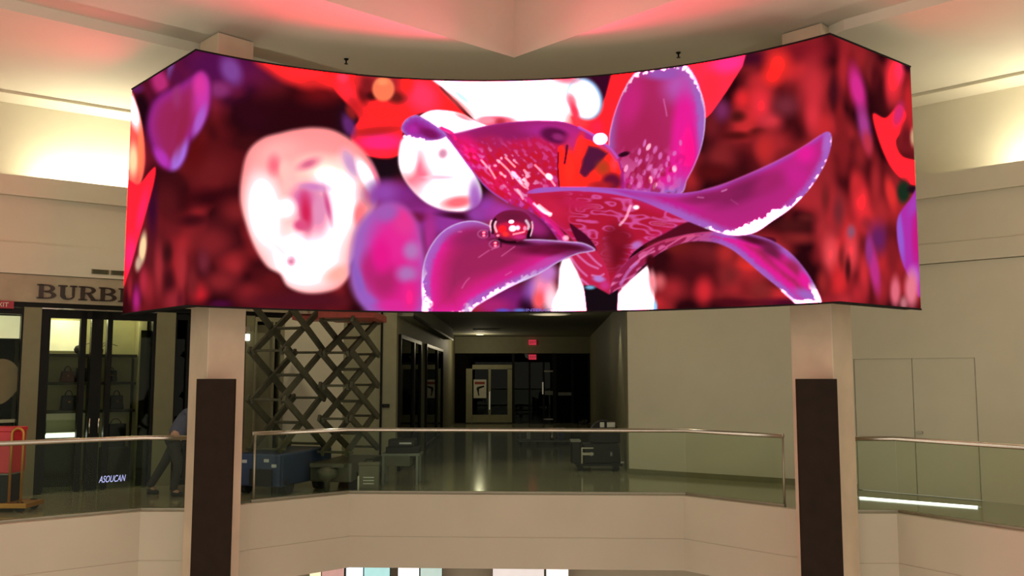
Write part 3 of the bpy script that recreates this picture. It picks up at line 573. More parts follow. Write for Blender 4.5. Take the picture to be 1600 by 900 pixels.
# columns
def column(name, pc, r, label):
    x, y = pc
    o = MB().slab([(x, y-r), (x+r, y), (x, y+r), (x-r, y)], -5.2, 6.69).build(name, 'stone_column', bevel=.012)
    struct(o); return o
CL = at(339.5, 550, 12.5); CR = at(1277, 550, 12.2)
column('column_left', (CL.x, CL.y), .388, ''); column('column_right', (CR.x+.06, CR.y), .418, '')

# left shop-front wall ------------------------------------------------
WL = thing('wall_left', None, None, FL.p(2, 0, 0)); struct(WL)
UE = 6.15; U0 = -6.0
uL = lambda px: FL.u(px)
openings = [(uL(-140), uL(34)), (uL(62), uL(243)), (uL(273), uL(384)), (uL(397), uL(443))]
edges = [U0]+[x for a in openings for x in a]+[UE]
for i in range(0, len(edges), 2):
    MB().fbox(FL, edges[i], edges[i+1], -.30, 0, 0, 3.02).build('pier', 'plaster' if i == 8 else 'pier_paint', WL)
MB().fbox(FL, U0, UE, -.30, 0, 3.02, 3.10).build('lintel', 'black_frame', WL)
MB().fbox(FL, U0, UE, -.30, .03, 3.10, 3.545).build('sign_band', 'sign_stone', WL)
MB().fbox(FL, U0, UE, -.30, .05, 3.555, 4.055).build('band', 'plaster', WL)
MB().fbox(FL, U0, UE, -.30, 0, 4.055, 4.82).build('band', 'plaster', WL)
MB().fbox(FL, U0, UE, -.90, .10, 4.82, 5.15).build('ledge', 'plaster', WL)
MB().fbox(FL, U0, UE, -.90, -.75, 5.15, 6.549).build('niche_back', 'plaster', WL)
MB().fbox(FL, U0, UE, -.02, .02, 6.50, 6.549).build('ceiling_bead', 'plaster', WL)
# right wall ----------------------------------------------------------
WR = thing('wall_right', None, None, FR.p(0, 0, 0)); struct(WR)
uR = lambda px, py=560: FR.u(px, py)
R0, R1 = -2.06, 6.5
dA, dM, dB = uR(1333), uR(1424), uR(1523)
MB().fbox(FR, R0, dA, -.2, 0, 0, 3.70).build('panel', 'plaster', WR)
MB().fbox(FR, dA, dB, -.2, 0, 2.19, 3.70).build('panel', 'plaster', WR)
MB().fbox(FR, dB, R1, -.2, 0, 0, 3.70).build('panel', 'plaster', WR)
MB().fbox(FR, R0, R1, -.2, .05, 3.71, 4.02).build('band', 'plaster', WR)
MB().fbox(FR, R0, R1, -.2, .02, 4.025, 4.77).build('band', 'plaster', WR)
MB().fbox(FR, R0, R1, -.9, .10, 4.77, 5.15).build('ledge', 'plaster', WR)
MB().fbox(FR, R0, R1, -.9, -.75, 5.15, 6.549).build('niche_back', 'plaster', WR)
MB().fbox(FR, R0, R1, -.02, .02, 6.50, 6.549).build('ceiling_bead', 'plaster', WR)
D1 = thing('door_1', None, None, FR.p(dA, 0, 0)); struct(D1)
MB().fbox(FR, dA+.012, dM-.006, -.12, -.012, .01, 2.187).build('door_leaf', 'plaster', D1)
MB().fbox(FR, dM+.006, dB-.012, -.12, -.012, .01, 2.187).build('door_leaf', 'plaster', D1)
MB().fbox(FR, dM+.03, dM+.13, -.012, .02, .98, 1.02).build('door_handle', 'dull_steel', D1)
MB().fbox(FR, R0, dA, 0, .015, 0, .10).build('baseboard_right', 'pier_paint')['kind'] = 'structure'

# front wall and corridor --------------------------------------------
XL, XR, XRE = -2.29, 2.29, 3.12
for nm, a, b, z0, z1 in (('wall_front_left', -3.6, XL, 0, 6.54), ('wall_front_top', XL, XR, 3.45, 6.54)):
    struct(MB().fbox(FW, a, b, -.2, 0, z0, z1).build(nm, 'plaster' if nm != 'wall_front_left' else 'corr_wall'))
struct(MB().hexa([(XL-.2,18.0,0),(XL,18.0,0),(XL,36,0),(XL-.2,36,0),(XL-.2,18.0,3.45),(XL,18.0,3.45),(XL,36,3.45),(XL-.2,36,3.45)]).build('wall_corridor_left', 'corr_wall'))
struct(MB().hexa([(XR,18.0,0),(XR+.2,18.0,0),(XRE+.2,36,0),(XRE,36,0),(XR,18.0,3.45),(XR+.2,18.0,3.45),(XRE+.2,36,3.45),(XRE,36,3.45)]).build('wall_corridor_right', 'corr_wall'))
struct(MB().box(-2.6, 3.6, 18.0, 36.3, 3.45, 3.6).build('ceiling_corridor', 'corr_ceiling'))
struct(MB().box(-2.6, 3.6, 36.6, 36.8, 0, 3.45).build('wall_corridor_end', 'dark_void'))
FWR = Frame((XR, 17.8), (5.2-XR, 15.89-17.8)); struct(MB().fbox(FWR, 0, 3.481, -.2, 0, 0, 6.54).build('wall_front_right', 'plaster'))
MB().fbox(FWR, 0, 3.45, .001, .015, 0, .10).build('baseboard_front_right', 'pier_paint')['kind'] = 'structure'
# soffit trough along the corridor's left side and its shadow gap
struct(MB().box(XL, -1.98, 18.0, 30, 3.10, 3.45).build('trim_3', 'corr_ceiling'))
struct(MB().box(-1.99, -1.96, 18.0, 30, 3.06, 3.12).build('trim_4', 'black_frame'))
# tall dark display windows on the corridor's left side
FC = Frame((XL, 18.0), (0, 1))                 # runs away from the camera, faces the corridor (+x)
FC.n = Vector((1, 0, 0))
for i, (p0, p1) in enumerate(((622, 655), (664, 690))):
    a, b = -XL*FPX/(800-p0)-18.0+.15, -XL*FPX/(800-p1)-18.0
    w = thing('window_%d' % (i+1), None, None, FC.p(a, 0, 0)); struct(w)
    MB().fbox(FC, a, b, .002, .02, .10, 2.66).build('pane', 'dark_glass', w)
    MB().fbox(FC, a, b, .001, .002, .10, 2.66).build('backing', 'dark_void', w)
    for u0, u1, z0, z1 in ((a-.08, a, .02, 2.74), (b, b+.08, .02, 2.74), (a, b, 2.66, 2.74), (a, b, .02, .10), ((a*.4+b*.6), (a*.4+b*.6)+.25, .1, 2.66)):
        MB().fbox(FC, u0, u1, .001, .06, z0, z1).build('frame_bar', 'black_frame', w)
# end of the corridor: header, glazed entrance doors, dark shop front
HD = lambda px, py: at(px, py, 36.0)
def eb(px0, py0, px1, py1, d0, d1, name, m, parent=None):
    a = HD(px0, py1); b = HD(px1, py0)
    return MB().fbox(FE, a.x, b.x, d0, d1, max(a.z, .005), b.z).build(name, m, parent)
struct(eb(700, 516, 925, 552, -.3, 0, 'wall_corridor_header', 'corr_wall'))
d2 = thing('door_2', None, None, HD(765, 660)); struct(d2)
for r in ((728, 576, 738, 660), (763, 576, 767, 660), (793, 576, 800, 660)):
    eb(*r, -.06, .04, 'frame_stile', 'door_frame', d2)
eb(738, 570, 800, 577, -.06, .04, 'frame_head', 'door_frame', d2); eb(738, 648, 763, 660, -.06, .04, 'bottom_rail', 'door_frame', d2); eb(767, 648, 793, 660, -.06, .04, 'bottom_rail', 'door_frame', d2)
for r in ((738, 577, 763, 648), (767, 577, 793, 648)): eb(*r, -.02, 0, 'pane', 'dark_glass', d2)
eb(736, 556, 800, 570, -.02, 0, 'transom_pane', 'dark_glass', d2)
eb(764, 612, 766, 640, .04, .08, 'door_handle', 'steel', d2)
d3 = thing('door_3', None, None, HD(840, 660)); struct(d3)
for r in ((800, 552, 804, 661), (826, 566, 829, 661), (848, 566, 851, 661), (864, 552, 869, 661), (893, 560, 896, 661), (919, 552, 924, 661)):
    eb(*r, -.06, .03, 'frame_stile', 'black_frame', d3)
for r in ((804, 553, 826, 661), (829, 566, 848, 661), (851, 566, 864, 661), (869, 553, 893, 661), (896, 553, 919, 661)): eb(*r, -.02, 0, 'pane', 'dark_glass', d3)
eb(850, 579, 864, 581, .0, .04, 'closer_bar', 'dull_steel', d3); eb(847, 597, 849, 616, .03, .08, 'door_handle', 'steel', d3); eb(851, 611, 864, 617, 0, .03, 'push_bar', 'grey_plastic', d3); eb(849, 654, 864, 656, 0, .03, 'kick_plate', 'pale_plastic', d3)
eb(872, 613, 893, 618, 0, .03, 'push_bar', 'grey_plastic', d3)
struct(eb(700, 552, 728, 661, -.2, -.02, 'wall_corridor_end_pier', 'dark_void'))

# ------------------------------------------------------------------ LED video wall
ZT, ZB = 6.10, 2.80
PL, PR, OL, OR = Vector((-4.09, 11.25)), Vector((3.92, 10.70)), Vector((-5.60, 12.86)), Vector((5.44, 11.89))
ch = PR-PL; cl = ch.length; ce = ch/cl; cn = Vector((-ce.y, ce.x)); sag = 1.49; RA = (cl*cl/4+sag*sag)/(2*sag)
def arc(t):                                    # t 0..1 along the concave front
    half = math.asin(cl/2/RA); g = -half+2*half*t
    return (PL+PR)/2+ce*(RA*math.sin(g))+cn*(RA*math.cos(g)-(RA-sag))
PIC = paint_picture()
GAIN = PIC*(1+np.array([30.0, 1.8, 6.0])*np.clip((PIC-.82)/.18, 0, 1)**2)*SCREEN_GAIN     # the panel's clipped highlights are brighter than the camera can show
def sample(px, py):
    x = np.clip(px-PX0, 0, PW-1.001); y = np.clip(py-PY0, 0, PH-1.001); xi = x.astype(int); yi = y.astype(int); fx = (x-xi)[:, None]; fy = (y-yi)[:, None]
    return (GAIN[yi, xi]*(1-fx)+GAIN[yi, xi+1]*fx)*(1-fy)+(GAIN[yi+1, xi]*(1-fx)+GAIN[yi+1, xi+1]*fx)*fy
dm = bpy.data.materials.new('led_display'); dm.use_nodes = True; nt = dm.node_tree; b = nt.nodes['Principled BSDF']
b.inputs['Base Color'].default_value = (.002, .002, .002, 1); b.inputs['Roughness'].default_value = .7; b.inputs['Specular IOR Level'].default_value = 0
ca = nt.nodes.new('ShaderNodeVertexColor'); ca.layer_name = 'picture'; nt.links.new(ca.outputs['Color'], b.inputs['Emission Color']); b.inputs['Emission Strength'].default_value = 1.0
MATS['led_display'] = dm
def display(name, pts, rows, parent):
    pts = np.array([(p.x, p.y) for p in pts]); nc = len(pts); z = np.linspace(ZB, ZT, rows)
    V = np.zeros((rows, nc, 3), np.float32); V[..., 0] = pts[:, 0]; V[..., 1] = pts[:, 1]; V[..., 2] = z[:, None]; V = V.reshape(-1, 3)
    i = np.arange(rows-1)[:, None]*nc+np.arange(nc-1)[None, :]
    Fc = np.stack([i, i+1, i+1+nc, i+nc], -1).reshape(-1, 4).astype(np.int32)
    me = bpy.data.meshes.new(name); me.vertices.add(len(V)); off = np.array(wloc(parent)); me.vertices.foreach_set('co', (V-off).astype(np.float32).ravel())
    me.loops.add(Fc.size); me.loops.foreach_set('vertex_index', Fc.ravel()); me.polygons.add(len(Fc)); me.polygons.foreach_set('loop_start', np.arange(0, Fc.size, 4, dtype=np.int32)); me.update(calc_edges=True)
    q = V-np.array([0, 0, EYE]); f = q[:, 1]*math.cos(TH)+q[:, 2]*math.sin(TH); u = -q[:, 1]*math.sin(TH)+q[:, 2]*math.cos(TH)
    col = np.ones((len(V), 4), np.float32); col[:, :3] = sample(800+FPX*q[:, 0]/f, 450-FPX*u/f)
    at_ = me.color_attributes.new('picture', 'FLOAT_COLOR', 'POINT'); at_.data.foreach_set('color', col.ravel())
    me.materials.append(MATS['led_display']); o = bpy.data.objects.new(name, me); C.objects.link(o); o.parent = parent; return o
VW = thing('video_wall', 'huge concave video screen showing a magenta orchid, hung between the two columns', 'screen', (-.1, 12.4, ZB))
display('front_display', [arc(k/860) for k in range(861)], 330, VW)
display('side_display', [OL.lerp(PL, k/90) for k in range(91)], 330, VW)
display('side_display', [PR.lerp(OR, k/100) for k in range(101)], 330, VW)
path = [OL]+[arc(k/40) for k in range(41)]+[OR]
pp = [(p.x, p.y) for p in path]
strip(pp, -.22, -.012, ZB-.005, ZT+.005).build('housing', 'housing', VW)
strip(pp, -.015, .012, ZT+.0005, ZT+.02).build('bezel', 'housing', VW)
strip(pp, -.015, .012, ZB-.022, ZB-.0005).build('bezel', 'housing', VW)
for cx, cy in ((CL.x, CL.y-.40), (CR.x+.06, CR.y-.43)):
    for z in (3.1, 4.5, 5.8): MB().box(cx-.12, cx+.12, cy-.42, cy, z, z+.12).build('mounting_bracket', 'housing', VW)
ctr = arc(.52); FS = Frame((ctr.x, ctr.y), (arc(.53)-arc(.51)))
ul = FS.hit(822, 485)[0]; ur = FS.hit(878, 485)[0]
zt_ = at(850, 487.5, ctr.y).z
tx = text('caption_lettering', 'INTERACTIVE', 'caption_blue', VW, FS, ul, zt_+.005, .03, .058, .001)
bx = [(VW.matrix_world @ v.co) for v in tx.data.vertices]; wv = max(v.co.x for v in tx.data.vertices)-min(v.co.x for v in tx.data.vertices)
k = (ur-ul)/max(wv, .01)
x0 = min(v.co.x for v in tx.data.vertices)
for v in tx.data.vertices: v.co.x = x0+(v.co.x-x0)*k

# dark panels strapped to the columns
for nm, a, b_, Y, lab in (('column_panel', 307, 367, 11.98, 'tall dark brown flat panel fixed to the left column below the screen'), ('column_panel', 1245, 1308, 11.66, 'tall dark brown flat panel fixed to the right column below the screen')):
    x0 = at(a, 592, Y).x; x1 = at(b_, 592, Y).x; z1 = at(a, 592, Y).z
    t = thing(nm, lab, 'panel', ((x0+x1)/2, Y, -5.2), 'dark panels on the columns')
    MB().box(x0, x1, Y, Y+.07, -5.19, z1).build('board', 'dark_panel', t, bevel=.006)
    for z in (-3.5, -1.2, .8): MB().box(x0+.18, x1-.18, Y+.07, Y+.2, z, z+.05).build('bracket', 'black_frame', t)

# ------------------------------------------------------------------ glass railings
def railing(pts, label, splits, posts):
    P = offset(pts, -.06); mid = P[len(P)//2]
    t = thing('glass_railing', label, 'railing', (mid[0], mid[1], 0))
    strip(P, -.035, .035, .0, .05).build('base_shoe', 'dull_steel', t)
    MB().tube([(x, y, 1.03) for x, y in P], .034, 12).build('handrail', 'steel', t, smooth=True)
    for i in range(len(P)-1):
        A = Vector(P[i]); B = Vector(P[i+1]); n = splits[i]; e = (B-A).normalized(); F = Frame(A, e); L = (B-A).length
        for k in range(n):
            MB().fbox(F, L*k/n+.006, L*(k+1)/n-.006, -.007, .007, .045, 1.005).build('glass_panel', 'rail_glass', t)
    for (x, y) in posts: MB().tube([(x, y, 0), (x, y, 1.03)], .018, 8).build('end_post', 'dull_steel', t, smooth=True)
    return t, P
RL, PLp = railing([(-9.0, 9.87), (-5.23, 12.87), (-4.57, 12.87)], 'left glass railing with metal handrail in front of the handbag shop', [2, 1], [])
RC, PCp = railing([(-3.90, 13.70), (-2.64, 14.77), (2.76, 14.54), (3.93, 13.24)], 'middle glass railing with metal handrail between the two columns', [1, 3, 1], [(3.93+.04, 13.24+.05), (-3.90+.0, 13.70+.06)])
RR, PRp = railing([(4.62, 12.69), (5.36, 12.69), (7.6, 9.07)], 'right glass railing with metal handrail in front of the plain wall', [1, 2], [(4.64, 12.75)])
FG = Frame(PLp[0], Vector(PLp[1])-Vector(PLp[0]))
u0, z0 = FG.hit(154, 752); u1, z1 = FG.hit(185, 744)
o = text('sign_reflection', 'ASOUCAN', 'blue_glow', RL, FG, u0, z0-.02, .012, .13, .001, sx=.55, shear=.3)  # glowing letters stand in for a blue sign reflected in the glass
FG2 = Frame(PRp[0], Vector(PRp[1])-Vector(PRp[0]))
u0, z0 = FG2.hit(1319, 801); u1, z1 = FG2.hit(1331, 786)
MB().fbox(FG2, u0, u1, .010, .012, z0, z1).build('corner_sticker', 'blue_glow', RR)

# ------------------------------------------------------------------ cove lamps
def cove_lamp(F, u0, u1, label, m='lamp_white'):
    t = thing('cove_lamp', label, 'lamp', F.p((u0+u1)/2, -.5, 5.15), 'cove lamps in the wall niches')
    MB().fbox(F, u0, u1, -.34, -.18, 5.152, 5.17).build('tray', 'dull_steel', t)
    MB().tube([F.p(u0+.03, -.27, 5.188), F.p(u1-.03, -.27, 5.188)], .016, 8).build('tube', m, t, smooth=True)
cove_lamp(FL, FL.u(70, 220), FL.u(300, 260), 'bright tube lamp in the wall niche left of the screen', 'lamp_white')
cove_lamp(FR, FR.u(1600, 220)-.35, FR.u(1600, 220)+1.4, 'tube lamp in the wall niche right of the screen', 'lamp_white')

# ------------------------------------------------------------------ left shop: sign, windows, shelves
SG = thing('shop_sign', 'dark serif letters of the shop name on the brown stone band', 'sign', FL.p(1.6, .03, 3.10))
def letter(ch, u, z, h, w):
    """serif capital in a box w x h, thick stems and thin slab serifs"""
    m = MB(); st = w*.24; sf = h*.09; d0, d1 = .031, .06
    B = lambda a, b_, c, d_: m.fbox(FL, u+a, u+b_, d0, d1, z+c, z+d_)
    def bowl(x0, x1, z0, z1, thick, thin):
        n = 10; out = []; inn = []
        for k in range(n+1):
            g = -math.pi/2+math.pi*k/n
            out.append((u+x0+(x1-x0)*max(0, math.cos(g))**.8, z+(z0+z1)/2+(z1-z0)/2*math.sin(g)))
            inn.append((u+x0+(x1-x0-thick)*max(0, math.cos(g))**.8, z+(z0+z1)/2+((z1-z0)/2-thin)*math.sin(g)))
        m.prism(FL, out+inn[::-1], d0, d1)
    if ch in 'BR':
        B(w*.10, w*.10+st, 0, h); B(0, w*.45, h-sf, h); B(0, w*.45 if ch == 'B' else w*.46, 0, sf)
        bowl(w*.42, w*.92, h*.47, h, st*.95, sf)
        B(w*.30, w*.46, h*.47, h*.47+sf)
        if ch == 'B': bowl(w*.42, w, 0, h*.53, st, sf)
        else:
            m.prism(FL, [(u+w*.42, z+h*.5), (u+w*.66, z+h*.5), (u+w*.98, z), (u+w*.72, z)], d0, d1); B(w*.66, w*1.06, 0, sf)
    elif ch == 'U':
        B(w*.12, w*.12+st, h*.3, h); B(w*.74, w*.74+st*.6, h*.3, h); B(0, w*.48, h-sf, h); B(w*.62, w, h-sf, h)
        n = 12; out = []; inn = []; cx = (w*.12+w*.74+st*.6)/2; rx = (w*.74+st*.6-w*.12)/2
        for k in range(n+1):
            g = math.pi+math.pi*k/n; out.append((u+cx+rx*math.cos(g), z+h*.3+h*.32*math.sin(g))); f = (k/n)
            inn.append((u+cx+(rx-st*(1-f)-st*.6*f)*math.cos(g)+(st*.2), z+h*.3+h*.22*math.sin(g)))
        m.prism(FL, out+inn[::-1], d0, d1)
    elif ch == 'E':
        B(w*.12, w*.12+st, 0, h); B(0, w*.9, h-sf, h); B(0, w*.95, 0, sf); B(w*.2, w*.66, h*.5-sf/2, h*.5+sf/2); B(w*.86, w*.92, h*.72, h); B(w*.89, w*.95, 0, h*.3); B(w*.62, w*.68, h*.36, h*.64)
    elif ch == 'Y':
        m.prism(FL, [(u+w*.06, z+h), (u+w*.32, z+h), (u+w*.62, z+h*.45), (u+w*.38, z+h*.42)], d0, d1); m.prism(FL, [(u+w*.80, z+h), (u+w*.94, z+h), (u+w*.60, z+h*.42), (u+w*.5, z+h*.48)], d0, d1)
        B(w*.38, w*.38+st, 0, h*.48); B(w*.24, w*.76, 0, sf); B(0, w*.42, h-sf, h); B(w*.70, w, h-sf, h)
    m.build('letter_'+ch.lower(), 'letter_bronze', SG)
us = FL.hit(57, 455)[0]; ue = FL.hit(184, 462)[0]; pit = (ue-us)/4
for k, ch in enumerate('BURBERRY'): letter(ch, us+pit*k, FL.hit(70, 467)[1], .235, pit*.92)
SF = thing('glass_storefront', 'black framed glass double doors of the handbag shop left of the column', 'storefront', FL.p(uL(150), 0, 0))
zt = FL.hit(150, 497)[1]
for a, b_ in ((62, 77), (125, 134), (142, 160), (167, 175), (238, 243)):
    MB().fbox(FL, uL(a), uL(b_), -.16, -.02, .02, 3.0).build('frame_stile', 'black_frame', SF)
MB().fbox(FL, uL(77), uL(238), -.16, -.02, 2.86, 3.0).build('frame_head', 'black_frame', SF)
MB().fbox(FL, uL(62), uL(243), -.01, .02, 3.0, 3.018).build('head_trim', 'steel', SF)
for a, b_ in ((77, 125), (134, 142), (160, 167), (175, 238)):
    MB().fbox(FL, uL(a), uL(b_), -.10, -.085, .02, 2.86).build('pane', 'shop_glass', SF)
for px in (144, 158): MB().tube([FL.p(uL(px), .02, .95), FL.p(uL(px), .02, 1.2)], .014, 8).build('door_handle', 'steel', SF, smooth=True)
MB().fbox(FL, uL(222), uL(238), -.14, -.12, .02, 2.7).build('side_door_pane', 'dark_glass', SF)
# shop interior
FI = Frame(FL.p(0, -1.9, 0)[:2], FL.e[:2])       # back wall of the shop
ui = lambda px, py=560: FI.hit(px, py)[0]
struct(MB().fbox(FI, -4.5, 5.0, -.1, 0, 0, 3.3).build('wall_shop_back', 'store_wall'))
struct(MB().fbox(FL, U0, UE-.9, -1.9, -.31, 3.10, 3.2).build('ceiling_shop', 'store_wall'))
struct(MB().fbox(FI, ui(209), ui(221), 0, .35, 0, 3.09).build('wall_shop_return', 'store_wall'))
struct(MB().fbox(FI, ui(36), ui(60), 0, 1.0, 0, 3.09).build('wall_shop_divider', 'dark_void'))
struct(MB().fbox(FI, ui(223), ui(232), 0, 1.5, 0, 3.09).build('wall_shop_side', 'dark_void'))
a, b_ = ui(70), ui(207)
SH = thing('display_shelf', 'dark wall shelf unit with three boards behind the shop doors', 'shelf', FI.p((a+b_)/2, .2, 0))
zs = [FI.hit(120, y, .3)[1] for y in (553, 597, 641)]
for z in zs: MB().fbox(FI, a, b_, .01, .36, z-.05, z).build('shelf_board', 'shelf_wood', SH)
for px in (70, 138, 207): MB().fbox(FI, ui(px)-.015, ui(px)+.015, .01, .06, 0, zs[0]-.05).build('upright', 'shelf_wood', SH)
MB().fbox(FI, ui(76), ui(126), .012, .03, zs[0]+.06, zs[0]+.62).build('wall_glow', 'cream_glow', SH)  # glowing sheet imitates the lamplit wall above the top board
def handbag(px0, px1, py0, py1, z, m, label, hh=.10):
    u0, u1 = FI.hit(px0, py1, .3)[0], FI.hit(px1, py1, .3)[0]; h = max(.12, FI.hit((px0+px1)/2, py0, .3)[1]-z-hh*.7); c = (u0+u1)/2; w = (u1-u0)/2
    t = thing('handbag', label, 'handbag', FI.p(c, .2, z), 'handbags on the shop shelves')
    mb = MB()
    ring = lambda k, ww, dd: [FI.p(c-ww, .2-dd, z+k), FI.p(c+ww, .2-dd, z+k), FI.p(c+ww, .2+dd, z+k), FI.p(c-ww, .2+dd, z+k)]
    mb.hexa(ring(0, w, .075)+ring(h, w*.84, .045)); mb.build('body', m, t, bevel=.015)
    MB().fbox(FI, c-w*.86, c+w*.86, .245, .285, z+h*.55, z+h*.98).build('flap', m, t, bevel=.01)
    MB().fbox(FI, c-.018, c+.018, .285, .292, z+h*.52, z+h*.62).build('clasp', 'brass', t)
    pts = [FI.p(c-w*.45*math.cos(g), .2, z+h-.01+hh*math.sin(g)) for g in [math.pi*k/10 for k in range(11)]]
    MB().tube(pts, .009, 6).build('handle', m, t, smooth=True)
handbag(95, 118, 574, 597, zs[1], 'bag_red', 'dark red handbag on the middle shelf of the shop')
handbag(119, 136, 571, 597, zs[1], 'bag_black', 'black handbag right beside the dark red one', .06)
handbag(165, 184, 575, 597, zs[1], 'bag_black', 'black handbag on the middle shelf, right of the door stiles', .06)
handbag(95, 121, 612, 640, zs[2], 'bag_black', 'wide black handbag with arched handle on the lowest left shelf')
handbag(172, 194, 612, 640, zs[2], 'bag_black', 'black handbag on the lowest shelf, right of the door stiles')
t = thing('round_ornament', 'small round dark ornament on the top shop shelf', 'ornament', FI.p(ui(120), .2, zs[0]))
MB().lathe(FI.p(ui(119), .22, zs[0]), [(.03, 0), (.07, .03), (.085, .08), (.06, .14), (.02, .16)], 14).build('ball', 'bag_black', t, smooth=True)
t = thing('flower_sprig', 'spray of thin curved stems on the top shelf behind the door frame', 'plant', FI.p(ui(152), .2, zs[0]))
MB().lathe(FI.p(ui(152), .2, zs[0]), [(.05, 0), (.06, .08), (.03, .14)], 12).build('vase', 'bag_black', t, smooth=True)
for k in range(5):
    g = -1.1+.55*k; MB().tube([FI.p(ui(152), .2, zs[0]+.1), FI.p(ui(152)+.12*g, .2, zs[0]+.22), FI.p(ui(152)+.28*g, .2, zs[0]+.16)], .006, 5).build('stem', 'shelf_wood', t)
# low counters and the bag on the floor side
def counter(F, u0, u1, d0, d1, z, label):
    t = thing('display_counter', label, 'counter', F.p((u0+u1)/2, (d0+d1)/2, 0))
    MB().fbox(F, u0, u1, d0, d1, .0, z-.30).build('plinth', 'shelf_wood', t)
    MB().fbox(F, u0+.02, u1-.02, d0+.02, d1-.02, z-.29, z-.23).build('light_tray', 'led_white', t)
    MB().fbox(F, u0, u1, d0, d1, z-.02, z).build('top', 'shop_glass', t)
    MB().fbox(F, u0, u1, d1-.012, d1, z-.23, z-.02).build('front_pane', 'shop_glass', t)
    for uu in (u0, u1-.02): MB().fbox(F, uu, uu+.02, d0, d1-.012, z-.23, z-.02).build('end_frame', 'steel', t)
    return t
zc = FI.hit(100, 657, .8)[1]
counter(FI, FI.hit(70, 660, .8)[0], FI.hit(128, 660, .8)[0], .45, .85, zc, 'lit glass display counter behind the left shop door')
u0 = FI.hit(182, 660, .7)[0]
t = thing('shopping_bag', 'large black tote bag standing behind the right shop door', 'bag', FI.p(u0, .65, 0))
zb, zz = .0, FI.hit(182, 662, .7)[1]
MB().fbox(FI, u0-.16, u0+.16, .55, .75, zz-.42, zz).build('body', 'bag_black', t, bevel=.01)
MB().tube([FI.p(u0-.09*math.cos(g), .65, zz-.01+.1*math.sin(g)) for g in [math.pi*k/8 for k in range(9)]], .008, 6).build('handle', 'bag_black', t)
MB().fbox(FI, u0-.24, u0+.24, .5, .8, .0, zz-.425).build('pedestal', 'shelf_wood', t)
# left window: light box, beige oval, counter
WN = thing('window_3', None, None, FL.p(uL(10), 0, 0)); struct(WN)
MB().fbox(FL, uL(-140), uL(31), -.10, -.085, .30, 2.9).build('pane', 'shop_glass', WN)
for a, b_, z0, z1 in ((-146, -140, .02, 3.0), (31, 35, .02, 3.0), (-140, 31, 2.9, 3.0), (-140, 31, .02, .30)): MB().fbox(FL, uL(a), uL(b_), -.15, -.02, z0, z1).build('frame_bar', 'black_frame', WN)
q0, q1 = FL.hit(-60, 527, -.5), FL.hit(32, 494, -.5)
t = thing('light_box', 'cream lit panel high in the leftmost shop window', 'light box', FL.p(q1[0]-.4, -.5, q0[1]))
MB().fbox(FL, q0[0], q1[0], -.56, -.5, q0[1], q1[1]).build('lit_face', 'cream_glow', t); MB().fbox(FL, q0[0]-.02, q1[0]+.02, -.6, -.565, q0[1]-.02, q1[1]+.02).build('case', 'black_frame', t)
c = FL.hit(2, 596, -.45); t = thing('heart_display', 'big beige rounded display shape in the leftmost shop window', 'display', FL.p(c[0], -.45, 0))
rr = FL.hit(33, 596, -.45)[0]-c[0]; zr = abs(FL.hit(2, 563, -.45)[1]-FL.hit(2, 634, -.45)[1])/2
pts = []
for k in range(28):
    g = 2*math.pi*k/28; w = 1.0 if math.sin(g) > 0 else (1-.45*abs(math.sin(g))**1.5); pts.append((c[0]+rr*math.cos(g)*w, c[1]+zr*math.sin(g)))
MB().prism(FL, pts, -.55, -.42).build('panel', 'beige_felt', t, bevel=.02)
MB().tube([FL.p(c[0], -.49, 0.0), FL.p(c[0], -.49, c[1]-zr+.02)], .02, 8).build('stand', 'black_frame', t)
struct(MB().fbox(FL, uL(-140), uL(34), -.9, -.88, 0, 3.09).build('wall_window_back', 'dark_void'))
zc = FL.hit(15, 655, -.3)[1]
t = thing('window_counter', 'white topped counter low in the leftmost shop window', 'counter', FL.p(uL(10), -.3, 0))
MB().fbox(FL, uL(-100), uL(31), -.42, -.2, zc-.05, zc).build('top', 'white_gloss', t); MB().fbox(FL, uL(-98), uL(30), -.40, -.22, .3, zc-.05).build('body', 'black_frame', t)
# red exit sign at the shop
q = FL.hit(8, 476, .06)
t = thing('exit_sign', 'small red lit sign at the far left under the brown band', 'sign', FL.p(q[0], .05, q[1]-.08), 'red exit signs')
MB().fbox(FL, q[0]-.2, q[0]+.12, .035, .09, q[1]-.06, q[1]+.06).build('case', 'sign_dim_red', t); text('lettering', 'EXIT', 'poster_white', t, FL, q[0]-.16, q[1]-.035, .092, .10)
# vents over the sign
for k, (a, b_) in enumerate(((143, 171), (173, 197))):
    u0, z0 = FL.hit(a, 424, .06); u1, z1 = FL.hit(b_, 417, .06)
    t = thing('air_vent', ['dark slot vent above the shop sign, the left of two', 'dark slot vent above the shop sign, next to the screen edge'][k], 'vent', FL.p(u0, .06, z0), 'slot vents above the shop sign')
    z0 = 3.62; z1 = 3.70
    MB().fbox(FL, u0, u1, .051, .062, z0, z1).build('frame', 'pier_paint', t)
    for j in range(3): MB().fbox(FL, u0+.02, u1-.02, .063, .068, z0+.012+j*.024, z0+.022+j*.024).build('louvre', 'black_frame', t)
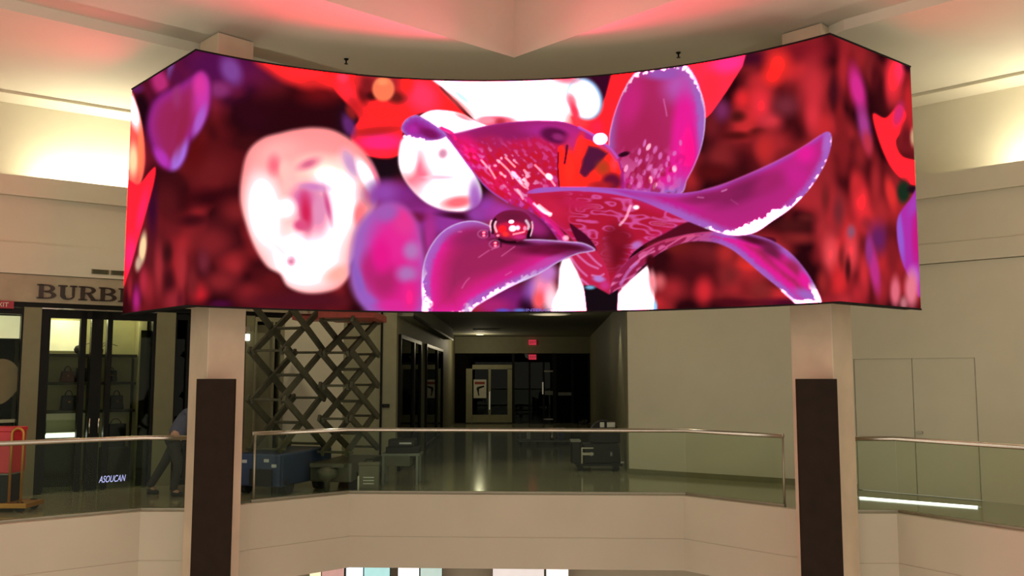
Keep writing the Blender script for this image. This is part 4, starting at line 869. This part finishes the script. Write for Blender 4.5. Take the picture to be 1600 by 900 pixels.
# third opening and the side door beyond the column
SW = thing('window_4', None, None, FL.p(uL(300), 0, 0)); struct(SW)
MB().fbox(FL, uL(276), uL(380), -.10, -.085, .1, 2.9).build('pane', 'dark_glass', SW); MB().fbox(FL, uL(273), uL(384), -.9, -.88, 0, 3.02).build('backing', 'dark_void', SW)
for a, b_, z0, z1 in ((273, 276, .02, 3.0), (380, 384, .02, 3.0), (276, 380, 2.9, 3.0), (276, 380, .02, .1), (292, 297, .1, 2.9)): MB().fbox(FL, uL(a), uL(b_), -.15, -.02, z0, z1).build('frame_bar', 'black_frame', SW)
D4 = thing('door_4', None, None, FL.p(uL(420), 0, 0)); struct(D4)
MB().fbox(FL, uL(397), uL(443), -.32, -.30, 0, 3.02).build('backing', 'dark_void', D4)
MB().fbox(FL, uL(399), uL(425), -.12, -.08, .01, 2.86).build('door_leaf', 'corr_wall', D4)
for a, b_, z0, z1 in ((397, 400, .0, 3.0), (437, 443, 0, 3.0), (400, 437, 2.92, 3.0), (425, 428, 0, 2.92)): MB().fbox(FL, uL(a), uL(b_), -.2, .03, z0, z1).build('frame_bar', 'corr_wall', D4)
q = FL.hit(387, 527, .05); t = thing('wall_lamp', 'tiny lit wall lamp just right of the left column', 'lamp', FL.p(q[0], .0, q[1])); MB().fbox(FL, q[0]-.05, q[0]+.04, .001, .05, q[1]-.06, q[1]+.06).build('lens', 'led_white', t); MB().fbox(FL, q[0]-.06, q[0]+.05, .001, .03, q[1]+.10, q[1]+.2).build('bracket', 'dull_steel', t)

# ------------------------------------------------------------------ trolley with the red box, far left
Yc = 13.0
xa, xb = at(-45, 780, Yc).x, at(50, 780, Yc).x
t = thing('luggage_trolley', 'orange brass trolley with arched handle behind the left railing', 'trolley', ((xa+xb)/2, Yc, 0))
zd = at(40, 783, Yc).z
MB().box(xa, xb+.05, Yc-.25, Yc+.25, zd-.07, zd).build('platform', 'brass', t, bevel=.01)
xr = at(48, 700, Yc).x; xl = at(30, 700, Yc).x; zt_ = at(40, 668, Yc).z; rr = (xr-xl)/2
MB().tube([(xl, Yc-.2, zd), (xl, Yc-.2, zt_-rr)]+[((xl+xr)/2-rr*math.cos(g), Yc-.2, zt_-rr+rr*math.sin(g)) for g in [math.pi*k/10 for k in range(1, 10)]]+[(xr, Yc-.2, zt_-rr), (xr, Yc-.2, zd)], .018, 10).build('arched_handle', 'brass', t, smooth=True)
MB().lathe((xl-.02, Yc-.2, zt_-.25), [(.012, 0), (.03, .02), (.034, .05), (.02, .08)], 12).build('finial', 'steel', t, smooth=True)
for x in (xa+.12, xb-.07):
    for y in (Yc-.18, Yc+.18):
        w = MB().tube([(x, y-.02, .075), (x, y+.02, .075)], .075, 16).build('wheel', 'rubber', t); MB().bar((x, y, .08), (x, y, zd-.07), .03, .03).build('fork', 'dull_steel', w)
x1 = at(28, 700, Yc).x; za = at(20, 738, Yc).z; zb = at(20, 667, Yc).z
t = thing('storage_crate', 'dark low crate under the red box on the trolley', 'crate', (x1-.35, Yc, zd)); MB().box(xa+.03, x1-.02, Yc-.16, Yc+.2, zd+.001, za-.02).build('body', 'case_black', t, bevel=.01); MB().box(xa+.02, x1-.01, Yc-.17, Yc+.21, za-.02, za-.002).build('lid', 'grey_plastic', t)
t = thing('red_box', 'bright red box stacked on the trolley at the left edge', 'box', (x1-.35, Yc, za))
MB().box(xa+.02, x1, Yc-.15, Yc+.22, za, zb-.06).build('body', 'red_paint', t, bevel=.01); MB().box(xa+.01, x1+.01, Yc-.16, Yc+.23, zb-.06, zb).build('lid', 'red_paint', t, bevel=.01)

# ------------------------------------------------------------------ scissor lifts
def scissor_lift(name, label, P, dirv, length, width, z0, pitch, stages, am, bm_, base_h, wheels=True):
    d = Vector((dirv[0], dirv[1], 0)).normalized(); s = Vector((-d.y, d.x, 0)); P = Vector((P[0], P[1], 0))
    t = thing(name, label, 'lift', P+d*length/2+s*width/2, 'scissor lifts behind the middle railing')
    F = Frame(P[:2], d[:2])
    up = Vector((0, 0, 1))
    for side in (0, width):
        for k in range(stages):
            za, zb = z0+k*pitch, z0+(k+1)*pitch
            o1, o2 = (.035, -.035) if side == 0 else (-.035, .035)
            for (ua, ub, off) in ((.06, length-.06, o1), (length-.06, .06, o2)):
                a = P+d*ua+s*(side+off)+up*za; b_ = P+d*ub+s*(side+off)+up*zb; e = (b_-a).normalized()
                MB().bar(a-e*.05, b_+e*.05, .05, .105, up=s.cross(e)).build('scissor_arm', am, t)
    for k in range(stages+1):
        for ua in (.06, length-.06):
            c = P+d*ua+up*(z0+k*pitch); MB().tube([c-s*.07, c+s*(width+.07)], .022, 8).build('cross_pin', am, t)
        if k < stages:
            c = P+d*length/2+up*(z0+(k+.5)*pitch); MB().tube([c-s*.07, c+s*(width+.07)], .026, 8).build('cross_pin', am, t)
    q = lambda u, w, z: P+d*u+s*w+up*z
    bx = lambda u0, u1, w0, w1, za, zb: MB().hexa([q(u0,w0,za), q(u1,w0,za), q(u1,w1,za), q(u0,w1,za), q(u0,w0,zb), q(u1,w0,zb), q(u1,w1,zb), q(u0,w1,zb)])
    ch = bx(-.12, length+.12, -.12, width+.12, .14, base_h).build('chassis', bm_, t, bevel=.03)
    if wheels:
        for u in (.12, length-.12):
            for w in (-.07, width+.07):
                c = q(u, w, .15); MB().tube([c-s*.05, c+s*.05], .149, 18).build('wheel', 'rubber', t)
    return t, q, bx
PA = at(440, 600, 14.62)
tA, qA, bA = scissor_lift('scissor_lift', 'dark scissor lift on a blue chassis beside the left column', (PA.x, PA.y), (.40, 1.35), 1.42, .60, .72, .80, 4, 'lift_arm', 'lift_blue', .66)
bA(-.3, 1.6, -.1, .75, 3.97, 4.10).build('platform', 'lift_red', tA)
for u, w, z in ((-.125, .12, .58), (-.125, .52, .56), (-.125, -.02, .50), (-.125, .30, .42)): bA(u-.004, u, w, w+.09, z-.05, z).build('label_sticker', 'sticker', tA)
bA(-.16, -.12, .05, .45, .16, .42).build('battery_hatch', 'case_black', tA); bA(-.17, -.12, -.11, -.05, .16, .64).build('corner_post', 'lift_blue', tA)
PB = at(545, 600, 15.25)
tB, qB, bB = scissor_lift('scissor_lift', 'grey scissor lift with a red platform, the right one of the pair', (PB.x, PB.y), (.27, 1.3), 1.36, .50, .62, .56, 4, 'lift_arm', 'lift_grey', .46)
MB().box(-3.32, -2.36, 15.3, 16.85, 2.90, 3.02).build('platform', 'lift_red', tB, bevel=.01); MB().box(-4.0, -3.325, 16.28, 16.85, 2.92, 3.0).build('extension_deck', 'lift_red', tB)
for x0, x1, y in ((-3.32, -2.36, 15.31), (-4.0, -3.33, 16.29)):
    m_ = tB
    for k in range(int((x1-x0)/.13)):
        a = x0+.03+k*.13; MB().hexa([(a, y-.03, 3.03), (a+.06, y-.03, 3.03), (a+.06, y-.01, 3.03), (a, y-.01, 3.03), (a-.05, y-.03, 3.13), (a+.01, y-.03, 3.13), (a+.01, y-.01, 3.13), (a-.05, y-.01, 3.13)]).build('hazard_stripe', 'stripe_white', tB)
    MB().box(x0, x1, y-.03, y, 3.02, 3.03).build('toe_board', 'lift_red', tB); MB().tube([(x0, y, 4.05), (x1, y, 4.05)], .02, 8).build('guard_rail', 'lift_red', tB)
    for x in (x0+.02, x1-.02): MB().tube([(x, y, 3.03), (x, y, 4.05)], .02, 8).build('guard_post', 'lift_red', tB)
MB().lathe(tuple(qB(-.25, .25, .12)), [(.05, -.11), (.05, .06), (.16, .12), (.17, .24), (.10, .27), (.03, .30)], 16).build('drive_unit', 'lift_grey', tB, smooth=True)
bB(-.28, -.12, -.05, .55, .40, .46).build('entry_step', 'lift_grey', tB)

# boxes and carts around the lifts
Y = 15.0; x0, x1 = at(560, 745, Y).x, at(592, 745, Y).x
t = thing('tool_case', 'olive tool case with pale print standing at the foot of the red-platform lift', 'case', ((x0+x1)/2, Y+.15, 0))
zt_ = at(575, 727, Y).z
MB().box(x0, x1, Y, Y+.10, 0.001, zt_).build('body', 'case_olive', t, bevel=.015); MB().box(x0-.01, x1+.01, Y-.01, Y+.11, zt_, zt_+.05).build('lid', 'case_olive', t, bevel=.01)
MB().tube([((x0+x1)/2-.08, Y+.05, zt_+.05), ((x0+x1)/2-.06, Y+.05, zt_+.09), ((x0+x1)/2+.06, Y+.05, zt_+.09), ((x0+x1)/2+.08, Y+.05, zt_+.05)], .01, 6).build('handle', 'case_black', t)
for k in range(3): MB().box(x0+.08, x1-.08, Y-.004, Y-.001, zt_*.30+k*.05, zt_*.30+k*.05+.018).build('print_stripe', 'pale_plastic', t)
MB().box(x0-.012, x0+.015, Y-.012, Y+.02, 0.001, zt_*.6).build('corner_guard', 'pale_plastic', t)
Y = 16.0; x0, x1 = at(596, 710, Y).x, at(656, 710, Y).x
t = thing('work_table', 'low grey work table left of the corridor mouth', 'table', ((x0+x1)/2, Y+.3, 0)); zt_ = at(630, 709, Y).z
MB().box(x0, x1, Y, Y+.6, zt_-.04, zt_).build('top', 'grey_plastic', t); MB().box(x0+.03, x1-.18, Y+.05, Y+.5, zt_-.22, zt_-.045).build('drawer', 'case_olive', t)
for x in (x0+.03, x1-.05):
    for y in (Y+.03, Y+.55): MB().box(x-.02, x+.02, y-.02, y+.02, 0, zt_-.04).build('leg', 'grey_plastic', t)
t = thing('power_tool_case', 'black case lying on the low grey work table', 'case', ((x0+x1)/2, Y+.3, zt_))
MB().box(x0+.06, x1-.02, Y+.08, Y+.5, zt_, zt_+.11).build('base', 'case_black', t, bevel=.015); MB().box(x0+.10, x1-.10, Y+.1, Y+.5, zt_+.11, zt_+.24).build('lid', 'case_black', t, bevel=.02); MB().box(x0+.30, x1-.16, Y+.085, Y+.095, zt_+.16, zt_+.19).build('name_plate', 'sticker', t)

# ------------------------------------------------------------------ dark equipment at the corridor's right corner
Y = 18.25; X = lambda px: at(px, 700, Y).x; Z = lambda py: at(940, py, Y).z
t = thing('flatbed_cart', 'low black flatbed cart against the right corridor wall', 'cart', (X(935), Y+.3, 0))
MB().box(X(900), X(972), Y-.05, Y+.6, .10, .15).build('deck', 'case_black', t)
for px in (908, 964):
    for y in (Y+.05, Y+.5): MB().tube([(X(px), y-.02, .05), (X(px), y+.02, .05)], .05, 12).build('wheel', 'rubber', t)
t = thing('flight_case', 'large black equipment case on the flatbed cart', 'case', (X(942), Y+.25, .15))
MB().hexa([(X(912), Y, .151), (X(970), Y, .151), (X(970), Y+.5, .151), (X(912), Y+.5, .151), (X(912), Y, Z(694)), (X(967), Y, Z(692)), (X(967), Y+.5, Z(692)), (X(912), Y+.5, Z(694))]).build('body', 'case_black', t, bevel=.02)
for px in (924, 955): MB().box(X(px)-.02, X(px)+.02, Y-.012, Y, .30, .38).build('latch', 'grey_plastic', t)
MB().box(X(974)-.06, X(976)-.02, Y-.03, Y, .155, .19).build('corner_guard', 'pale_plastic', t)
t = thing('metal_bracket', 'pale metal bracket leaning on the black equipment case', 'bracket', (X(917), Y-.03, .16))
MB().box(X(908), X(910), Y-.045, Y-.02, .152, Z(699)).build('upright', 'dull_steel', t); MB().box(X(910), X(927), Y-.045, Y-.02, Z(701), Z(699)).build('arm', 'dull_steel', t); MB().box(X(910), X(927), Y-.045, Y-.02, Z(711), Z(707)).build('plate', 'dull_steel', t)
t = thing('equipment_box', 'small black box at the left end of the flatbed cart', 'box', (X(900), Y+.2, .15))
MB().box(X(893), X(907), Y+.05, Y+.4, .151, Z(691)).build('body', 'case_black', t, bevel=.01); MB().box(X(892), X(908), Y+.04, Y+.41, Z(691), Z(688)).build('lid', 'grey_plastic', t)
zq = Z(692)
t = thing('tool_bag', 'black arched bag with two pale pockets on top of the equipment case', 'bag', (X(945), Y+.2, zq))
pts = [(X(922), zq)]+[(X(946)+(X(970)-X(922))/2*math.cos(g)*-1, zq+.06+(Z(657)-zq-.06)*math.sin(g)**.8) for g in [math.pi*k/12 for k in range(13)]]+[(X(970), zq)]
FB = Frame((0, Y+.05), (1, 0)); MB().prism(FB, pts, -.32, 0).build('body', 'case_black', t, bevel=.02)
for a, b_ in ((938, 945), (949, 962)): MB().box(X(a), X(b_), Y+.035, Y+.049, Z(668), Z(660)).build('pocket', 'pale_plastic', t, bevel=.008)
# small things standing on a low dolly further down the corridor
Y = 25.0; X = lambda px: at(px, 690, Y).x; Z = lambda py: at(850, py, Y).z
t = thing('low_dolly', 'long low black dolly standing across the corridor floor', 'dolly', (X(853), Y+.2, 0))
MB().box(X(808), X(898), Y, Y+.45, .08, .13).build('deck', 'case_black', t)
for px in (814, 840, 866, 892): MB().tube([(X(px), Y+.02, .042), (X(px), Y+.06, .042)], .042, 10).build('wheel', 'rubber', t)
MB().box(X(810), X(896), Y-.01, Y, .085, .125).build('edge_strip', 'grey_plastic', t)
t = thing('wire_crate', 'open grey crate on the left end of the low dolly', 'crate', (X(823), Y+.2, .13))
for a, b_, c, d_ in ((811, 814, 690, 672), (830, 832, 690, 672), (814, 830, 690, 687), (814, 830, 674, 672)): MB().box(X(a), X(b_), Y+.05, Y+.35, max(Z(c), .131), Z(d_)).build('rail', 'grey_plastic', t)
MB().box(X(823), X(829), Y+.06, Y+.3, .16, Z(674)).build('insert', 'pale_plastic', t)
t = thing('steel_jug', 'shiny steel jug in the middle of the low dolly', 'jug', (X(863), Y+.2, .13)); MB().lathe((X(863), Y+.15, .131), [(.05, 0), (.075, .05), (.06, .16), (.035, .22), (.05, .26)], 14).build('body', 'steel', t, smooth=True); MB().tube([(X(867), Y+.15, .17), (X(869), Y+.15, .25), (X(866), Y+.15, .32)], .01, 6).build('handle', 'steel', t)
t = thing('blue_bin', 'small blue bin on the right end of the low dolly', 'bin', (X(877), Y+.2, .13)); MB().hexa([(X(873), Y+.08, .131), (X(880), Y+.08, .131), (X(880), Y+.3, .131), (X(873), Y+.3, .131), (X(872), Y+.06, Z(670)), (X(882), Y+.06, Z(670)), (X(882), Y+.32, Z(670)), (X(872), Y+.32, Z(670))]).build('body', 'blue_plastic', t); MB().box(X(871), X(883), Y+.05, Y+.33, Z(670), Z(670)+.02).build('rim', 'blue_plastic', t)

# ------------------------------------------------------------------ corridor signs, poster, lamps
for k, (py, d, lab) in enumerate(((535, .05, 'red lit exit sign high on the corridor header'), (558, .07, 'red lit copy standing in for the exit sign reflected in the door glass'))):  # the lower one imitates the upper sign's reflection
    c = HD(832, py); t = thing('exit_sign', lab, 'sign', (c.x, 36-d, c.z-.1), 'red exit signs')
    MB().fbox(FE, c.x-.15, c.x+.15, d-.045, d+.05, c.z-.10, c.z+.10).build('case', 'exit_glow', t); text('lettering', 'EXIT', 'exit_body', t, FE, c.x-.12, c.z-.045, d+.052, .13, .002)
a, b_ = HD(740, 622), HD(760, 593)
t = thing('door_poster', 'white poster with red heading and black bent arm shape on the entrance door', 'poster', (a.x, 35.97, a.z))
MB().fbox(FE, a.x, b_.x, .041, .046, a.z, b_.z).build('sheet', 'poster_white', t)
w = b_.x-a.x; h = b_.z-a.z
MB().fbox(FE, a.x+w*.08, b_.x-w*.12, .047, .049, a.z+h*.74, a.z+h*.88).build('heading', 'poster_red', t)
MB().prism(FE, [(a.x+w*x, a.z+h*y) for x, y in ((.22, .52), (.30, .60), (.80, .68), (.86, .60), (.44, .50), (.42, .30), (.46, .12), (.36, .14), (.30, .34))], .047, .05).build('arm_shape', 'case_black', t)
c = at(911, 573, 35.5); t = thing('shop_letters', 'dim grey letters of a dark shop at the right end of the corridor', 'sign', (c.x, 35.5, c.z)); FT = Frame((c.x, 35.5), (1, 0))
MB().fbox(FT, -.24, .20, -.04, -.01, -.12, .32).build('backing', 'dark_void', t); text('lettering', 'oWP.', 'grey_plastic', t, FT, -.19, 0.0, .0, .26, .004, sx=.62)
def downlight(x, y, z, r, label, power, col, spot=110, kind='SPOT'):
    t = thing('downlight', label, 'lamp', (x, y, z)); MB().lathe((x, y, z-.03), [(r, 0), (r*1.08, .012), (r*1.08, .029)], 24).build('trim_ring', 'pale_plastic', t, smooth=False)
    MB().lathe((x, y, z-.034), [(r*.86, 0), (r*.86, .003)], 24).build('lens', 'corridor_lens', t)
    d = bpy.data.lights.new('downlight_bulb', kind); d.energy = power; d.color = col; d.shadow_soft_size = max(r*.5, .12); d.specular_factor = 0.0
    if kind == 'SPOT': d.spot_size = math.radians(spot); d.spot_blend = .6
    o = bpy.data.objects.new('downlight_bulb', d); C.objects.link(o); o.location = (0, 0, -.06 if kind == 'SPOT' else -.4); o.parent = t
WARM = (1, .86, .58)
downlight(2.02, 19.6, 3.45, .12, 'round ceiling downlight washing the right corridor wall', 60, WARM, 80)
downlight(.95, 22.3, 3.45, .50, 'wide round ceiling light in the corridor', 7, WARM, 130, 'POINT')
downlight(-1.2, 33.5, 3.45, .15, 'added fill downlight over the corridor entrance doors', 40, WARM, 120, 'POINT')  # added to brighten the header and doors
downlight(-3.2, 15.6, 6.55, .14, 'added unseen fill downlight above the two lifts', 300, WARM, 150)  # added to brighten the wall behind the lifts
downlight(2.4, 15.9, 6.55, .14, 'added unseen fill downlight near the right column', 130, WARM, 150)  # added to brighten the front wall right of the corridor
t = thing('ceiling_slot_lamp', 'thin dark slot diffuser on the corridor ceiling', 'vent', (-.9, 30, 3.45)); MB().box(-1.3, -.4, 29.9, 30.05, 3.40, 3.449).build('body', 'pale_plastic', t)
# shop lamps
def shop_lamp(u, dd, z, power, label):
    p = FL.p(u, dd, z); t = thing('shop_spotlight', label, 'lamp', p, 'shop ceiling spotlights'); MB().lathe((p.x, p.y, p.z-.06), [(.05, 0), (.06, .02), (.06, .059)], 14).build('can', 'pale_plastic', t)
    d = bpy.data.lights.new('spot_bulb', 'POINT'); d.energy = power; d.color = (1, .93, .62); d.shadow_soft_size = .06; o = bpy.data.objects.new('spot_bulb', d); C.objects.link(o); o.location = (0, 0, -.1); o.parent = t
shop_lamp(ui(95)+.0, -1.45, 3.09, 16, 'ceiling spotlight over the left end of the shop shelf'); shop_lamp(ui(190), -1.4, 3.09, 5, 'ceiling spotlight over the right end of the shop shelf')
# wall plates, sprinklers, glowing floor bar drawn for a pale streak
c = at(603, 634, 17.79); t = thing('wall_plate', 'small dark wall plate beside the corridor mouth', 'wall plate', (c.x, 17.79, c.z)); MB().box(c.x-.07, c.x+.07, 17.782, 17.799, c.z-.035, c.z+.035).build('plate', 'black_frame', t); MB().box(c.x-.04, c.x+.04, 17.776, 17.781, c.z-.015, c.z+.015).build('slot', 'case_black', t)
MB().box(at(595.5, 600, 17.79).x-.02, at(595.5, 600, 17.79).x+.02, 17.77, 17.799, 0, 3.2).build('trim_5', 'black_frame')['kind'] = 'structure'
for k, (px, py) in enumerate(((541, 92), (1060, 82))):
    q = atz(px, py, 6.70); t = thing('sprinkler', ['tiny ceiling sprinkler above the left half of the screen', 'tiny ceiling sprinkler above the right half of the screen'][k], 'sprinkler', (q.x, q.y, 6.70), 'ceiling sprinklers')
    MB().lathe((q.x, q.y, 6.69), [(.04, .009), (.035, 0), (.012, -.02), (.012, -.06), (.03, -.065), (.03, -.07)], 12).build('head', 'black_frame', t)
a = atz(1341, 777, .013); b_ = atz(1530, 792, .013)
t = thing('glowing_bar', 'thin white glowing bar lying on the floor by the plain right wall', 'lamp', ((a.x+b_.x)/2, (a.y+b_.y)/2, 0)); MB().tube([(a.x, a.y, .013), (b_.x, b_.y, .013)], .012, 8).build('tube', 'led_white', t, smooth=True)
for q in (a, b_): MB().box(q.x-.02, q.x+.02, q.y-.02, q.y+.02, .0005, .028).build('end_cap', 'pale_plastic', t)
# lit signs of the shops one floor below
FD = Frame((0, 16.0), (1, 0))
cols = [(484, 500, (.9, .75, .5)), (503, 536, (.45, .25, .22)), (541, 566, (.75, .90, 1.0)), (569, 608, (.35, .62, .62)), (622, 654, (.95, 1.0, .95)), (657, 690, (.40, .52, .48)), (770, 850, (.62, .56, .54)), (854, 888, (1.0, .97, .9))]
labs = ['cream', 'reddish brown', 'pale blue', 'teal', 'white', 'grey green', 'wide pale grey', 'ivory']
for (p0, p1, c), lb in zip(cols, labs):
    mat('sign_'+lb.replace(' ', '_'), c, .5, var=.05, emit=1.0)
    x0, x1 = at(p0, 895, 16).x, at(p1, 895, 16).x
    t = thing('shop_light_box', '%s lit shop sign one floor down at the bottom edge' % lb, 'light box', ((x0+x1)/2, 16, -2.2), 'lit signs of the lower floor')
    MB().fbox(FD, x0, x1, -.08, 0, -2.2, ZF-.03).build('lit_face', 'sign_'+lb.replace(' ', '_'), t); MB().fbox(FD, x0-.01, x1+.01, -.12, -.081, -2.22, ZF-.015).build('case', 'housing', t); MB().tube([((x0+x1)/2, 16.1, ZF-.016), ((x0+x1)/2, 16.1, ZF)], .02, 8).build('hanger', 'housing', t)

# ------------------------------------------------------------------ person stooping behind the left railing
def skin_mesh(name, verts, edges, root, m, parent, sub=2):
    me = bpy.data.meshes.new(name); off = wloc(parent); me.from_pydata([tuple(Vector(v[:3])-off) for v in verts], edges, []); me.materials.append(MATS[m])
    o = bpy.data.objects.new(name, me); C.objects.link(o); o.parent = parent
    sk = o.modifiers.new('skin', 'SKIN'); sk.use_smooth_shade = True
    for i, v in enumerate(verts):
        r = v[3]; r = r if isinstance(r, tuple) else (r, r); me.skin_vertices[0].data[i].radius = r; me.skin_vertices[0].data[i].use_root = (i == root)
    ss = o.modifiers.new('subdivision', 'SUBSURF'); ss.levels = sub; ss.render_levels = sub
    return o
px_, py_ = -5.40, 14.55
PP = thing('person', 'person in a blue-grey shirt and dark trousers stooping beside the left column', 'person', (px_, py_, 0))
J = lambda x, y, z, r: (px_+x, py_+y, z, r)
V = [J(0, 0, .92, .105), J(.06, 0, 1.06, .105), J(.17, 0, 1.22, .12), J(.29, 0, 1.33, .125), J(.37, 0, 1.40, .06), J(.43, 0, 1.46, .055), J(.50, 0, 1.52, .085), J(.55, 0, 1.57, .075),
     J(.27, -.17, 1.34, .055), J(.36, -.21, 1.10, .042), J(.55, -.18, .94, .034), J(.61, -.17, .90, .03),
     J(.27, .17, 1.34, .055), J(.38, .21, 1.10, .042), J(.57, .18, .94, .034), J(.63, .17, .90, .03),
     J(.0, -.09, .86, .085), J(.10, -.10, .50, .06), J(.02, -.10, .10, .042), J(.14, -.11, .05, .036),
     J(-.03, .09, .86, .085), J(-.20, .10, .52, .06), J(-.42, .10, .16, .042), J(-.34, .11, .05, .036)]
Ed = [(0,1),(1,2),(2,3),(3,4),(4,5),(5,6),(6,7),(3,8),(8,9),(9,10),(10,11),(3,12),(12,13),(13,14),(14,15),(0,16),(16,17),(17,18),(18,19),(0,20),(20,21),(21,22),(22,23)]
for base, sy in ((11, -1), (15, 1)):
    bxp = V[base]
    for k in range(5):
        i = len(V); ln = (.055, .075, .08, .075, .06)[k]; oy = (-.03+.016*k)*sy*-1
        if k == 0: V.append((bxp[0]+.01, bxp[1]-.035*sy, bxp[2]-.01, .010)); V.append((bxp[0]+.045, bxp[1]-.05*sy, bxp[2]-.03, .009))
        else: V.append((bxp[0]+.03, bxp[1]+oy, bxp[2]-.015, .010)); V.append((bxp[0]+.03+ln*.6, bxp[1]+oy, bxp[2]-.015-ln*.5, .009))
        Ed += [(base, i), (i, i+1)]
body = skin_mesh('body', V, Ed, 0, 'skin', PP)
sh = [J(-.02, 0, .90, (.128, .155)), J(.06, 0, 1.06, (.125, .155)), J(.17, 0, 1.22, (.14, .165)), J(.29, 0, 1.33, (.145, .165)), J(.35, 0, 1.385, .085), J(.27, -.17, 1.34, .078), J(.33, -.20, 1.18, .066), J(.27, .17, 1.34, .078), J(.34, .20, 1.18, .066)]
skin_mesh('shirt', sh, [(0,1),(1,2),(2,3),(3,4),(3,5),(5,6),(3,7),(7,8)], 0, 'shirt', PP)
tr = [J(0, 0, .94, (.125, .15)), J(.0, -.09, .84, .105), J(.10, -.10, .50, .078), J(.02, -.10, .07, .062), J(-.03, .09, .84, .105), J(-.20, .10, .52, .078), J(-.44, .10, .11, .062)]
skin_mesh('trousers', tr, [(0,1),(1,2),(2,3),(0,4),(4,5),(5,6)], 0, 'trousers', PP)
for dx, dy in ((.02, -.10), (-.44, .10)):
    skin_mesh('shoe', [J(dx-.03, dy, .055, .05), J(dx+.08, dy, .05, .048), J(dx+.17, dy-.01, .035, .035)], [(0,1),(1,2)], 0, 'rubber', PP)
skin_mesh('hair', [J(.47, 0, 1.55, .085), J(.53, 0, 1.61, .08), J(.58, 0, 1.62, .05)], [(0,1),(1,2)], 0, 'hair', PP)
hd = PP
for s_ in (-1, 1):
    MB().lathe(tuple(Vector((px_+.615, py_+.03*s_, 1.545))), [(.003, -.008), (.010, 0), (.003, .008)], 8).build('eye', 'case_black', PP)
    MB().lathe(tuple(Vector((px_+.50, py_+.088*s_, 1.50))), [(.006, 0), (.018, .02), (.02, .04), (.008, .055)], 8).build('ear', 'skin', PP, smooth=True)
MB().tube([(px_+.61, py_, 1.545), (px_+.645, py_, 1.515), (px_+.62, py_, 1.505)], [.008, .014, .01], 8).build('nose', 'skin', PP, smooth=True); MB().box(px_+.585, px_+.612, py_-.022, py_+.022, 1.478, 1.486).build('mouth', 'vest_red', PP)
